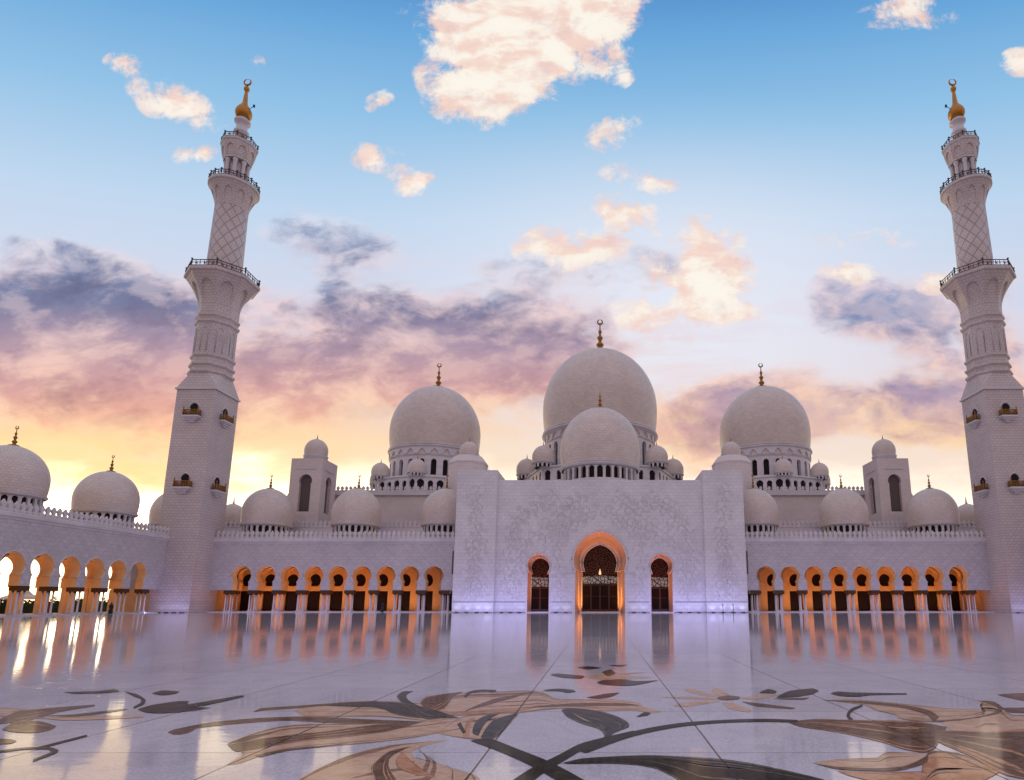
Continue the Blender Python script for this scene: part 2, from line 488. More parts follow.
hh = gg.m('ADD', gg.m('ADD', gg.m('MULTIPLY', gg.noise(t, 1.6, 3, 0.5), 0.35), gg.m('MULTIPLY', gg.noise(rip, 1.4, 5, 0.6), 0.95)), gg.m('ADD', gg.m('MULTIPLY', v1, 0.008), gg.m('MULTIPLY', joint, -0.3)))
gg.plug(bp.inputs['Height'], hh)
gg.plug(b.inputs['Normal'], bp.outputs[0])
M['floor'] = m


def inlay_mat(name, c1, c2, sx=3.0, rough=0.09):
    m, gg, b = new_mat(name)
    t = gg.n('ShaderNodeTexCoord').outputs['Object']
    mp = gg.n('ShaderNodeMapping')
    gg.plug(mp.inputs[0], t)
    mp.inputs[3].default_value = (0.9, 1.3, 1)
    n1 = gg.noise(mp.outputs[0], sx, 7, 0.7, dist=1.0)
    n2 = gg.noise(t, 22.0, 4, 0.7)
    f = gg.sm(gg.m('ADD', n1, gg.m('MULTIPLY', gg.m('SUBTRACT', n2, 0.5), 0.5)), 0.36, 0.64)
    cc = gg.mix(f, c1, c2)
    s2 = gg.n('ShaderNodeSeparateXYZ')
    gg.plug(s2.inputs[0], t)
    gx = gg.m('PINGPONG', gg.m('ADD', s2.outputs[0], -1.45), 1.435)
    gy = gg.m('PINGPONG', gg.m('ADD', s2.outputs[1], -7.96), 1.43)
    j = gg.m('MAXIMUM', gg.sm(gx, 0.008, 0.02, 1.0, 0.0), gg.sm(gy, 0.006, 0.016, 0.6, 0.0))
    cc = gg.mix(j, cc, (0.04, 0.03, 0.03))
    gg.plug(b.inputs['Base Color'], cc)
    b.inputs['Roughness'].default_value = rough
    b.inputs['IOR'].default_value = 1.12
    bp = gg.n('ShaderNodeBump')
    bp.inputs['Strength'].default_value = 0.10
    bp.inputs['Distance'].default_value = 0.02
    gg.plug(bp.inputs['Height'], gg.m('MULTIPLY', gg.noise(t, 1.6, 3, 0.5), 0.5))
    gg.plug(b.inputs['Normal'], bp.outputs[0])
    return m


IN = {'tan': inlay_mat('tan_stone_inlay', (0.52, 0.315, 0.205), (0.66, 0.435, 0.305)),
      'brown': inlay_mat('brown_stone_inlay', (0.10, 0.052, 0.033), (0.21, 0.12, 0.08), 4),
      'dark': inlay_mat('dark_green_stone_inlay', (0.012, 0.011, 0.009), (0.045, 0.036, 0.026), 6),
      'slate': inlay_mat('slate_stone_inlay', (0.016, 0.019, 0.024), (0.085, 0.08, 0.075), 6),
      'tan_vein': inlay_mat('tan_stone_vein', (0.22, 0.12, 0.075), (0.36, 0.21, 0.14)),
      'slate2': inlay_mat('grey_stone_vein', (0.10, 0.085, 0.07), (0.20, 0.17, 0.14), 6),
      'rust': inlay_mat('rust_stone_inlay', (0.42, 0.18, 0.09), (0.60, 0.31, 0.18))}


# ------------------------------------------------------------------ mesh builder
class MB:
    def __init__(s):
        s.v, s.f, s.mi, s.sm = [], [], [], []
        s.mat = 0

    def add(s, verts, faces, smooth=False):
        o = len(s.v)
        s.v += [tuple(p) for p in verts]
        for f in faces:
            s.f.append([i + o for i in f])
            s.mi.append(s.mat)
            s.sm.append(smooth)

    def box(s, x0, x1, y0, y1, z0, z1):
        x0, x1 = min(x0, x1), max(x0, x1)
        y0, y1 = min(y0, y1), max(y0, y1)
        s.add([(x0, y0, z0), (x1, y0, z0), (x1, y1, z0), (x0, y1, z0), (x0, y0, z1), (x1, y0, z1), (x1, y1, z1), (x0, y1, z1)],
              [(0, 3, 2, 1), (4, 5, 6, 7), (0, 1, 5, 4), (1, 2, 6, 5), (2, 3, 7, 6), (3, 0, 4, 7)])

    def lathe(s, prof, n=32, c=(0, 0), a0=0.0, smooth=True, cap=True):
        vs_, fs = [], []
        for (r, z) in prof:
            for i in range(n):
                a = a0 + 2 * pi * i / n
                vs_.append((c[0] + r * cos(a), c[1] + r * sin(a), z))
        for j in range(len(prof) - 1):
            for i in range(n):
                k = (i + 1) % n
                fs.append((j * n + i, j * n + k, (j + 1) * n + k, (j + 1) * n + i))
        s.add(vs_, fs, smooth)
        if cap:
            for j, rev in ((0, True), (len(prof) - 1, False)):
                if prof[j][0] > 1e-3:
                    q = [j * n + i for i in range(n)]
                    o = len(s.v) - len(vs_)
                    s.f.append([i + o for i in (q[::-1] if rev else q)])
                    s.mi.append(s.mat)
                    s.sm.append(False)

    def tube(s, pts, r, n=8):
        pts = [Vector(p) for p in pts]
        rr = r if isinstance(r, (list, tuple)) else [r] * len(pts)
        vs_, fs = [], []
        for i, p in enumerate(pts):
            d = (pts[min(i + 1, len(pts) - 1)] - pts[max(i - 1, 0)]).normalized()
            u = d.cross(Vector((0, 0, 1)))
            if u.length < 1e-3:
                u = d.cross(Vector((0, 1, 0)))
            u.normalize()
            w = d.cross(u)
            for k in range(n):
                a = 2 * pi * k / n
                vs_.append(p + (u * cos(a) + w * sin(a)) * rr[i])
        for i in range(len(pts) - 1):
            for k in range(n):
                q = (k + 1) % n
                fs.append((i * n + k, i * n + q, (i + 1) * n + q, (i + 1) * n + k))
        fs += [tuple(range(n))[::-1], tuple((len(pts) - 1) * n + k for k in range(n))]
        s.add(vs_, fs, True)

    def build(s, name, mats, parent=None, loc=(0, 0, 0)):
        """link as ONE mesh object; vertices are stored relative to loc"""
        me = bpy.data.meshes.new(name)
        lx, ly, lz = loc
        me.from_pydata([(x - lx, y - ly, z - lz) for x, y, z in s.v], [], s.f)
        for mm in (mats if isinstance(mats, (list, tuple)) else [mats]):
            me.materials.append(mm)
        me.polygons.foreach_set('material_index', s.mi)
        me.polygons.foreach_set('use_smooth', s.sm)
        me.update()
        return link(name, me, parent, loc)


WLOC = {}


def link(name, me, parent=None, loc=(0, 0, 0)):
    o = bpy.data.objects.new(name, me)
    COL.objects.link(o)
    put(o, parent, loc)
    return o


def put(o, parent, loc):
    WLOC[o.name] = Vector(loc)
    if parent is not None:
        o.parent = parent
        o.location = Vector(loc) - WLOC[parent.name]
    else:
        o.location = loc


def clone(o, parent, loc, kids=True):
    c = o.copy()
    COL.objects.link(c)
    put(c, parent, loc)
    if kids:
        for ch in list(o.children):
            clone(ch, c, Vector(loc) + ch.location)
    return c


def tag(o, label=None, cat=None, group=None, kind=None):
    if label: o['label'] = label
    if cat: o['category'] = cat
    if group: o['group'] = group
    if kind: o['kind'] = kind
    return o


def thing(name, loc, label, cat, group=None):
    o = bpy.data.objects.new(name, None)
    COL.objects.link(o)
    o.empty_display_size = 0.5
    put(o, None, loc)
    return tag(o, label, cat, group)


def lamp(name, kind, loc, energy, color, parent=None, size=0.3, size_y=None, rot=(0, 0, 0), spot=None):
    d = bpy.data.lights.new(name, kind)
    d.energy = energy
    d.color = color
    if kind == 'AREA':
        d.shape = 'RECTANGLE'
        d.size, d.size_y = size, size_y or size
    else:
        d.shadow_soft_size = size
    if spot:
        d.spot_size = radians(spot)
        d.spot_blend = 0.8
    o = bpy.data.objects.new(name, d)
    COL.objects.link(o)
    o.rotation_euler = rot
    put(o, parent, loc)
    return o


# ------------------------------------------------------------------ outlines
def arch_half(zb, wj, R, zc, wn=None, k=0.0, n=12):
    """left half of an arched outline, from the foot of the left jamb to the apex: (u, z) with u <= 0"""
    wn = min(wn or R, R)
    pts = [(-wj, zb)]
    t0 = -math.acos(min(1, wn / R)) if wn < R else 0.0
    zn = zc + R * sin(t0)
    if abs(wj - wn) > 1e-4:
        pts.append((-wj, zn - 0.02))
    if zn > zb + 1e-3 or True:
        for i in range(n + 1):
            t = t0 + (pi / 2 - t0) * i / n
            z = zc + R * sin(t)
            if t > pi / 5:
                z += k * R * ((t - pi / 5) / (pi / 2 - pi / 5)) ** 2
            pts.append((-R * cos(t) if i < n else 0.0, z))
    return pts


def wall_cell(mb, fr, a0, a1, z0, z1, ac, half, thick, both=True, mi_reveal=None, back_half=None):
    """wall rectangle a0..a1 x z0..z1 pierced by an arched opening centred at ac; fr(a, z, depth) -> xyz"""
    zb, zt = half[0][1], half[-1][1]
    base = mb.mat
    for dep in ((0.0, thick) if both else (0.0,)):
        for sgn in (-1, 1):
            ae = a0 if sgn < 0 else a1
            poly = [(ac, zt), (ac, z1), (ae, z1), (ae, z0)]
            if zb > z0 + 1e-4:
                poly += [(ac, z0), (ac, zb)]
            poly += [(ac + (u if sgn < 0 else -u), z) for u, z in half[:-1]]
            v = [fr(a, z, dep) for a, z in poly]
            idx = list(range(len(v)))
            if (sgn > 0) == (dep == 0.0):
                idx = idx[::-1]
            mb.add(v, [idx])
    if mi_reveal is not None:
        mb.mat = mi_reveal
    bh = back_half or half
    full = [(u, z) for u, z in half] + [(-u, z) for u, z in half[-2::-1]]
    fullb = [(u, z) for u, z in bh] + [(-u, z) for u, z in bh[-2::-1]]
    v = [fr(ac + u, z, 0.0) for u, z in full] + [fr(ac + u, z, thick) for u, z in fullb]
    n = len(full)
    mb.add(v, [(i, i + 1, n + i + 1, n + i) for i in range(n - 1)])
    mb.mat = base


def panel(mb, fr, ac, half, dep, zb=None):
    full = [(u, z) for u, z in half] + [(-u, z) for u, z in half[-2::-1]]
    mb.add([fr(ac + u, z, dep) for u, z in full], [list(range(len(full)))])


def ring_arcade(mb, r, n, z0, z1, half, depth, c=(0, 0), a0=0.0):
    """cylindrical wall of n cells, each pierced by an arch"""
    A = 2 * pi / n
    for i in range(n):
        am = a0 + i * A

        def fr(a, z, d, am=am):
            th = am + a / r
            return (c[0] + (r - d) * cos(th), c[1] + (r - d) * sin(th), z)
        wall_cell(mb, fr, -A * r / 2, A * r / 2, z0, z1, 0.0, half, depth, both=False)


def dome_profile(R, zb, base=0.965, n=26):
    """onion dome: belly at 0.42 R above the springing, slightly pointed crown; total height 1.62 R"""
    eq, top = zb + 0.44 * R, zb + 1.57 * R
    pr = []
    tb = math.acos(base)
    for i in range(7):
        t = -tb * (1 - i / 6)
        pr.append((R * cos(t), eq + (eq - zb) * sin(t) / sin(tb)))
    for i in range(1, n + 1):
        t = pi / 2 * i / n
        r = R * max(0.0, cos(t)) ** 0.97
        z = eq + (top - eq) * (sin(t) * 0.965 + 0.035 * (i / n) ** 3)
        pr.append((max(r, 0.0), z))
    return pr, top


def finial(parent, c, z, h, R, crescent=True, mat=None):
    mb = MB()
    r = h * 0.068
    pr = [(0.155 * R, z - 0.03 * R), (0.15 * R, z + 0.012 * R), (r * 1.3, z + 0.02 * R + 0.04 * h), (r * .9, z + .12 * h), (r * 1.55, z + .18 * h), (r * 1.6, z + .22 * h), (r * .7, z + .28 * h), (r * .7, z + .34 * h),
          (r * 1.2, z + .40 * h), (r * 1.2, z + .43 * h), (r * .5, z + .49 * h), (r * .5, z + .55 * h), (r * .85, z + .60 * h), (r * .3, z + .68 * h), (r * .22, z + .83 * h), (0.01, z + .86 * h)]
    mb.lathe(pr, 16, c)
    if crescent:
        cr = h * 0.07
        pts, rad = [], []
        for i in range(21):
            a = radians(98) + radians(344) * i / 20
            pts.append((c[0] + cr * cos(a), c[1], z + .915 * h + cr * sin(a)))
            rad.append(cr * 0.12 + cr * 0.28 * sin(pi * i / 20))
        mb.tube(pts, rad, 8)
    return mb.build('finial', mat or M['gilt_dark'], parent, (c[0], c[1], z))


def moulding(mb, r, z, h, out, n=48, c=(0, 0), a0=0.0, smooth=True):
    mb.lathe([(r, z), (r + out * .4, z + h * .15), (r + out * .5, z + h * .45), (r + out, z + h * .6), (r + out, z + h), (r, z + h + out * .2)], n, c, a0, smooth, cap=False)


def dome(parent, c, R, zb, mat, fin_h, ring=None, name='dome', seg=72, crescent=True, drum=None, label=None):
    """dome as a part; drum = (z0, n, half-width, sill, springing)"""
    pr, top = dome_profile(R, zb)
    mb = MB()
    mb.lathe(pr, seg, c, cap=False)
    o = mb.build(name, M[mat], parent, (c[0], c[1], zb))
    if label: o['label'] = label
    finial(o, c, top - 0.01 * R, fin_h, R, crescent)
    rb = MB()
    moulding(rb, R * .955, zb - 0.09 * R - .05, 0.05 * R + .05, 0.055 * R, seg, c)
    moulding(rb, R * .965, zb - 0.035 * R, 0.03 * R, 0.03 * R, seg, c)
    if drum:
        z0, n, hw, zs, zc, rr = drum
        a0 = -pi / 2 + (pi / n if n % 4 else 0)
        db = MB()
        ring_arcade(db, rr, n, z0, zb - 0.06 * R, arch_half(zs, hw, hw, zc, k=.12, n=6), 0.35 if R < 6 else 0.8, c, a0)
        db.v += rb.v
        off = len(db.v) - len(rb.v)
        db.f += [[i + off for i in f] for f in rb.f]
        db.mi += rb.mi
        db.sm += rb.sm
        d = db.build('drum', M['trim'], o, (c[0], c[1], z0))
        gb = MB()
        gb.lathe([(rr - (0.3 if R < 6 else 0.7), z0), (rr - (0.3 if R < 6 else 0.7), zb)], n * 2, c, a0, False, cap=False)
        gb.build('drum_glazing', M['glass'], o, (c[0], c[1], z0))
    else:
        rb.build('base_ring', M['trim'], o, (c[0], c[1], zb))
    return o


def merlons(mb, fr, a0, a1, z, pitch=0.9, h=1.25, t=0.3):
    """a row of cusped stone merlons on a low curb"""
    n = max(1, int(round(abs(a1 - a0) / pitch)))
    st = (a1 - a0) / n
    w = abs(st)
    out = [(-.46, 0), (-.46, .22), (-.22, .30), (-.20, .40), (-.34, .52), (-.36, .66), (-.24, .80), (-.10, .88), (0, 1.0)]
    full = out + [(-u, v) for u, v in out[-2::-1]]
    for i in range(n):
        ac = a0 + st * (i + .5)
        v = [fr(ac + u * w, z + q * h, d) for d in (0, t) for u, q in full]
        k = len(full)
        mb.add(v, [list(range(k)), list(range(k, 2 * k))[::-1]] + [(j, k + j, k + (j + 1) % k, (j + 1) % k) for j in range(k)])


# ------------------------------------------------------------------ ground and courtyard floor
mb = MB()
mb.add([(-1500, -900, -0.45), (1500, -900, -0.45), (1500, 2500, -0.45), (-1500, 2500, -0.45)], [(0, 1, 2, 3)])
tag(mb.build('ground', M['sand']), kind='structure')
FX = 77.0
mb = MB()
mb.add([(-FX, -60, 0), (FX, -60, 0), (FX, 111.6, 0), (-FX, 111.6, 0)], [(0, 1, 2, 3)])
floor = tag(mb.build('courtyard_floor', M['floor']), kind='structure')


def smooth_poly(pts, sub=5):
    n = len(pts)
    out = []
    for i in range(n):
        p0, p1, p2, p3 = (Vector(pts[(i + j) % n]) for j in (-1, 0, 1, 2))
        # keep sharp tips sharp
        def tan(a, b_, c_):
            d1, d2 = (b_ - a), (c_ - b_)
            if d1.length < 1e-6 or d2.length < 1e-6 or d1.normalized().dot(d2.normalized()) < 0.1:
                return Vector((0, 0))
            return (c_ - a) * 0.5 * min(1, 2 * min(d1.length, d2.length) / max(1e-6, (c_ - a).length))
        t1, t2 = tan(p0, p1, p2), tan(p1, p2, p3)
        for k in range(sub):
            t = k / sub
            h1, h2, h3, h4 = 2 * t**3 - 3 * t**2 + 1, t**3 - 2 * t**2 + t, -2 * t**3 + 3 * t**2, t**3 - t**2
            q = p1 * h1 + t1 * h2 + p2 * h3 + t2 * h4
            out.append((q.x, q.y))
    return out


_inl = [0]


def inlay(kind, name, pts, off=(0, 0), sc=1.0, label=None):
    """a flat stone inlay let into the floor, outlined on the floor"""
    _inl[0] += 1
    z = 0.002 + 0.0011 * ('tan', 'rust', 'brown', 'slate', 'dark').index(kind) + 0.00003 * _inl[0] + (0.004 if name == 'vein_inlay' else 0)
    px = smooth_poly([(off[0] + x / sc, off[1] + y / sc) for x, y in pts])
    mb = MB()
    mb.add([(*floor_at(x, y), z) for x, y in px], [list(range(len(px)))])
    if name != 'stem_inlay' and name != 'vein_inlay':
        # veins that follow the petal from tip to tip
        n = len(px)
        best = max(((i, j) for i in range(0, n, 2) for j in range(i + 1, n, 2)), key=lambda ij: (px[ij[0]][0] - px[ij[1]][0]) ** 2 + 4 * (px[ij[0]][1] - px[ij[1]][1]) ** 2)
        i, j = best
        ca = [px[k] for k in range(i, j + 1)]
        cb = [px[k % n] for k in range(j, i + n + 1)][::-1]

        def samp(ch, t):
            L = [0]
            for p, q in zip(ch, ch[1:]):
                L.append(L[-1] + math.hypot(q[0] - p[0], q[1] - p[1]))
            d = t * L[-1]
            for k in range(len(ch) - 1):
                if L[k + 1] >= d:
                    u = (d - L[k]) / max(1e-9, L[k + 1] - L[k])
                    return (ch[k][0] + (ch[k + 1][0] - ch[k][0]) * u, ch[k][1] + (ch[k + 1][1] - ch[k][1]) * u)
            return ch[-1]
        rnd = random.Random(_inl[0])
        mb.mat = 1
        area = abs(sum(px[k][0] * px[(k + 1) % n][1] - px[(k + 1) % n][0] * px[k][1] for k in range(n))) / 2
        veins = [(0.0, .05, 0.02, .98), (.94, 1.0, 0.02, .98)] if area > 250 else []
        for q in range(1 + int(min(4, area / 420))):
            c_ = rnd.uniform(.1, .9)
            w_ = rnd.uniform(.012, .045)
            s0 = rnd.uniform(.02, .5)
            veins.append((c_ - w_, c_ + w_, s0, min(.98, s0 + rnd.uniform(.25, .7))))
        K = 16
        for v0, v1, s0, s1 in veins:
            pts = []
            for k in range(K + 1):
                t = s0 + (s1 - s0) * k / K
                tw = sin(pi * k / K) ** .6 * rnd.uniform(.75, 1)
                a_, b_ = samp(ca, t), samp(cb, t)
                vm = (v0 + v1) / 2
                for vv in (vm - (vm - v0) * tw, vm + (v1 - vm) * tw):
                    pts.append((*floor_at(a_[0] + (b_[0] - a_[0]) * vv, a_[1] + (b_[1] - a_[1]) * vv), z + .0005))
            mb.add(pts, [(2 * k, 2 * k + 1, 2 * k + 3, 2 * k + 2) for k in range(K)])
    second = {'tan': 'tan_vein', 'brown': 'rust', 'rust': 'brown', 'dark': 'slate2', 'slate': 'slate2'}[kind]
    return mb.build(name, [IN[kind], IN[second]], floor)


Z1, Z2, Z3, Z4, Z5 = ((0, 670), 3.938), ((160, 670), 3.938), ((380, 670), 3.938), ((540, 650), 3.413), ((764, 670), 3.938)
INLAYS = [
    # --- broad flower left of the middle
    ('tan', 'petal_inlay', [(528, 155), (700, 128), (850, 123), (985, 128), (1120, 150), (1150, 215), (900, 186), (700, 184), (565, 182)], Z2),
    ('brown', 'petal_inlay', [(366, 166), (400, 151), (520, 143), (640, 134), (850, 122), (870, 129), (660, 141), (520, 152), (410, 160)], Z2),
    ('slate', 'petal_inlay', [(640, 140), (760, 131), (930, 128), (1060, 152), (1180, 190), (1020, 190), (930, 176), (860, 150), (760, 146)], Z2),
    ('brown', 'petal_inlay', [(30, 246), (60, 234), (200, 207), (400, 189), (600, 184), (800, 194), (1020, 203), (820, 212), (650, 208), (500, 200), (300, 213), (150, 229), (110, 249), (60, 255)], Z2),
    ('tan', 'petal_inlay', [(262, 292), (330, 262), (450, 227), (560, 214), (750, 212), (1030, 203), (1180, 188), (1250, 214), (1030, 262), (850, 286), (700, 299), (500, 316), (400, 339), (310, 370), (262, 374), (332, 330)], Z2),
    ('brown', 'petal_inlay', [(268, 296), (420, 268), (620, 246), (860, 214), (1040, 203), (900, 242), (700, 268), (560, 280), (400, 309), (300, 322)], Z2),
    ('brown', 'petal_inlay', [(268, 290), (340, 264), (470, 240), (400, 262), (330, 282)], Z2),
    ('brown', 'petal_inlay', [(372, 338), (500, 311), (640, 299), (745, 288), (640, 304), (500, 320), (400, 344)], Z2),
    ('tan', 'petal_inlay', [(292, 786), (312, 772), (328, 764), (353, 754), (388, 745.5), (425, 742), (448, 740), (424, 746), (411, 752), (418, 760), (443, 765), (459, 771), (480, 779), (484, 806), (292, 806)], ((0, 0), 1)),
    ('brown', 'petal_inlay', [(410, 747), (391, 751), (380, 758), (371, 768), (375, 780), (380, 806), (412, 806), (398, 782), (389, 768), (391, 757)], ((0, 0), 1)),
    ('rust', 'petal_inlay', [(402, 752), (396, 760), (398, 768), (412, 774), (436, 778), (420, 768), (410, 760)], ((0, 0), 1)),
    ('tan', 'petal_inlay', [(150, 190), (160, 128), (300, 92), (450, 86), (600, 80), (642, 88), (700, 116), (760, 120), (900, 115), (1024, 131), (1040, 160), (900, 156), (760, 150), (640, 158), (550, 170), (330, 178)], Z3),
    ('tan', 'petal_inlay', [(0, 170), (120, 168), (250, 178), (400, 205), (412, 208), (402, 214), (366, 215), (320, 206), (200, 208), (60, 200), (-20, 196)], Z4),
    ('brown', 'petal_inlay', [(158, 128), (180, 106), (262, 93), (328, 86), (290, 108), (256, 150), (210, 164), (176, 150)], Z3),
    ('brown', 'petal_inlay', [(380, 140), (460, 112), (600, 86), (520, 112), (420, 140), (330, 165)], Z3),
    ('rust', 'petal_inlay', [(260, 168), (380, 160), (540, 150), (640, 140), (560, 160), (420, 172), (300, 180)], Z3),
    ('slate', 'petal_inlay', [(68, 102), (90, 86), (132, 84), (104, 98), (112, 120), (170, 150), (236, 172), (240, 190), (176, 194), (104, 144), (76, 118)], Z3),
    ('dark', 'stem_inlay', [(330, 104), (350, 86), (400, 78), (458, 80), (452, 87), (400, 85), (356, 94), (340, 108)], Z3),
    ('dark', 'stem_inlay', [(638, 84), (700, 77), (752, 78), (770, 85), (740, 88), (700, 84)], Z3),
    ('brown', 'petal_inlay', [(560, 150), (760, 132), (960, 132), (1024, 140), (900, 142), (740, 144)], Z3),
    ('tan', 'petal_inlay', [(228, 251), (330, 182), (520, 170), (542, 178), (490, 236), (440, 276), (340, 271)], Z3),
    ('slate', 'leaf_inlay', [(396, 268), (420, 226), (452, 196), (534, 172), (500, 200), (478, 244), (440, 272)], Z3),
    ('slate', 'leaf_inlay', [(364, 248), (378, 204), (418, 180), (472, 172), (430, 196), (404, 226), (388, 260)], Z3),
    ('rust', 'petal_inlay', [(326, 262), (340, 206), (376, 186), (356, 216), (352, 262)], Z3),
    ('dark', 'leaf_inlay', [(326, 250), (304, 214), (318, 207), (326, 226), (338, 246)], Z3),
    ('slate', 'leaf_inlay', [(452, 240), (480, 196), (546, 172), (520, 198), (484, 242)], Z3),
    # --- crossing stems
    ('dark', 'stem_inlay', [(356, 280), (432, 272), (540, 312), (652, 356), (740, 400), (850, 462), (760, 470), (690, 433), (600, 382), (480, 326)], Z3),
    ('dark', 'stem_inlay', [(500, 452), (590, 392), (700, 338), (800, 288), (1000, 240), (1000, 258), (820, 306), (720, 362), (640, 410), (560, 470)], Z3),
    ('dark', 'stem_inlay', [(132, 342), (300, 284), (450, 254), (600, 241), (760, 236), (880, 240), (880, 249), (760, 246), (600, 251), (452, 267), (300, 301), (160, 352)], Z4),
    ('slate', 'leaf_inlay', [(74, 206), (92, 200), (150, 202), (215, 212), (270, 230), (300, 248), (302, 264), (252, 284), (232, 304), (152, 334), (212, 309), (220, 290), (200, 270), (140, 251), (92, 228)], Z4),
    ('dark', 'leaf_inlay', [(76, 388), (150, 371), (350, 361), (500, 366), (650, 377), (800, 404), (980, 448), (1060, 500), (560, 500), (470, 442), (380, 401), (250, 389), (110, 390)], Z4),
    ('tan', 'vein_inlay', [(110, 216), (150, 240), (196, 254), (225, 274), (205, 258), (158, 240)], Z4),
    ('tan', 'vein_inlay', [(470, 404), (560, 418), (680, 452), (560, 424)], Z4),
    # --- small flower right of the middle
    ('tan', 'petal_inlay', [(408, 162), (500, 159), (604, 163), (606, 168), (520, 168)], Z4),
    ('tan', 'petal_inlay', [(490, 136), (512, 131), (584, 150), (604, 160), (540, 153)], Z4),
    ('tan', 'petal_inlay', [(583, 142), (600, 130), (637, 144), (650, 158), (612, 158)], Z4),
    ('tan', 'petal_inlay', [(455, 191), (482, 181), (602, 170), (614, 176), (500, 194)], Z4),
    ('tan', 'petal_inlay', [(622, 180), (652, 179), (722, 205), (712, 213), (648, 201)], Z4),
    ('brown', 'petal_inlay', [(688, 176), (760, 184), (872, 198), (858, 202), (740, 193)], Z4),
    ('tan', 'petal_inlay', [(680, 165), (770, 151), (830, 151), (740, 169)], Z4),
    ('dark', 'leaf_inlay', [(806, 163), (850, 141), (930, 132), (952, 140), (930, 151), (870, 161)], Z4),
    ('dark', 'leaf_inlay', [(746, 147), (780, 134), (808, 142), (800, 149)], Z4),
    ('brown', 'leaf_inlay', [(796, 166), (920, 163), (900, 170), (820, 169)], Z4),
    ('brown', 'flower_heart_inlay', [(604, 162), (640, 156), (682, 160), (680, 168), (640, 172), (610, 169)], Z4),
    ('tan', 'flower_heart_inlay', [(618, 163), (642, 159), (668, 162), (660, 167), (632, 168)], Z4),
    # --- far small flower
    ('dark', 'leaf_inlay', [(34, 85), (60, 81), (152, 89), (142, 98), (80, 95)], Z4),
    ('tan', 'petal_inlay', [(146, 92), (220, 80), (262, 86), (232, 100), (180, 97)], Z4),
    ('tan', 'petal_inlay', [(236, 92), (300, 88), (384, 94), (280, 101)], Z4),
    ('dark', 'leaf_inlay', [(194, 112), (212, 104), (282, 101), (330, 107), (406, 104), (334, 119), (282, 123), (212, 118)], Z4),
    ('dark', 'leaf_inlay', [(128, 60), (162, 56), (212, 62), (162, 67)], Z4),
    ('dark', 'leaf_inlay', [(234, 53), (300, 51), (272, 57)], Z4),
    ('brown', 'petal_inlay', [(212, 76), (240, 67), (258, 80), (232, 90)], Z4),
    ('tan', 'petal_inlay', [(258, 80), (372, 75), (290, 85)], Z4),
    ('dark', 'stem_inlay', [(8, 138), (60, 133), (112, 137), (122, 143), (92, 146), (60, 139)], Z4),
    ('dark', 'leaf_inlay', [(158, 163), (220, 151), (272, 146), (242, 160), (200, 166)], Z4),
    ('dark', 'stem_inlay', [(328, 230), (356, 214), (378, 216), (366, 224)], Z4),
    # --- large flower on the right
    ('tan', 'petal_inlay', [(230, 118), (350, 116), (500, 129), (640, 144), (760, 154), (852, 156), (872, 180), (800, 196), (690, 206), (600, 202), (528, 192), (512, 176), (440, 159), (410, 141), (300, 126)], Z5),
    ('brown', 'petal_inlay', [(238, 120), (400, 124), (560, 140), (652, 160), (690, 186), (668, 202), (640, 178), (560, 154), (420, 136)], Z5),
    ('tan', 'petal_inlay', [(846, 122), (900, 124), (944, 150), (960, 176), (1080, 186), (1140, 250), (900, 250), (750, 244), (700, 208), (780, 184), (872, 162)], Z5),
    ('brown', 'petal_inlay', [(848, 122), (906, 126), (944, 152), (924, 172), (862, 186), (700, 206), (660, 202), (800, 192), (900, 170), (922, 152), (890, 134)], Z5),
    ('brown', 'petal_inlay', [(934, 150), (1080, 148), (1080, 172), (966, 168)], Z5),
    ('brown', 'petal_inlay', [(92, 206), (200, 194), (330, 197), (450, 199), (604, 204), (720, 226), (700, 262), (656, 322), (560, 316), (480, 290), (380, 265), (270, 243), (150, 226)], Z5),
    ('tan', 'petal_inlay', [(240, 212), (400, 208), (560, 218), (620, 240), (540, 240), (420, 228)], Z5),
    ('brown', 'petal_inlay', [(640, 262), (700, 240), (900, 243), (1080, 250), (1120, 440), (960, 418), (820, 344), (700, 292)], Z5),
    ('rust', 'petal_inlay', [(640, 330), (770, 330), (860, 368), (930, 402), (860, 440), (760, 470), (620, 470)], Z5),
    ('tan', 'petal_inlay', [(190, 366), (300, 352), (450, 346), (482, 324), (642, 330), (642, 362), (560, 384), (450, 397), (300, 388), (236, 378)], Z5),
    ('brown', 'petal_inlay', [(206, 371), (300, 384), (450, 388), (560, 378), (646, 336), (642, 366), (540, 396), (440, 399), (290, 392)], Z5),
    ('rust', 'petal_inlay', [(290, 398), (450, 404), (642, 400), (642, 470), (470, 450), (330, 416)], Z5),
    ('dark', 'stem_inlay', [(384, 139), (342, 154), (325, 180), (338, 198), (352, 196), (338, 180), (350, 162), (390, 143)], Z5),
    ('dark', 'leaf_inlay', [(262, 93), (292, 86), (362, 90), (564, 93), (562, 97), (420, 100), (370, 106), (300, 103)], Z5),
    ('brown', 'leaf_inlay', [(918, 98), (980, 93), (1080, 91), (1080, 134), (970, 111)], Z5),
    # --- flower at the left edge
    ('tan', 'petal_inlay', [(-80, 150), (20, 150), (100, 154), (124, 166), (60, 182), (-80, 184)], Z1),
    ('brown', 'petal_inlay', [(-80, 204), (0, 194), (60, 166), (150, 154), (372, 137), (372, 143), (232, 166), (150, 191), (60, 206), (-80, 222)], Z1),
    ('brown', 'petal_inlay', [(8, 236), (60, 204), (150, 202), (222, 222), (200, 236), (140, 248), (60, 246)], Z1),
    ('tan', 'petal_inlay', [(60, 232), (90, 210), (150, 208), (196, 222), (140, 242), (90, 242)], Z1),
    ('tan', 'petal_inlay', [(156, 190), (250, 179), (400, 181), (564, 180), (562, 187), (400, 196), (250, 199)], Z1),
    ('brown', 'petal_inlay', [(180, 181), (300, 175), (480, 154), (504, 156), (310, 184)], Z1),
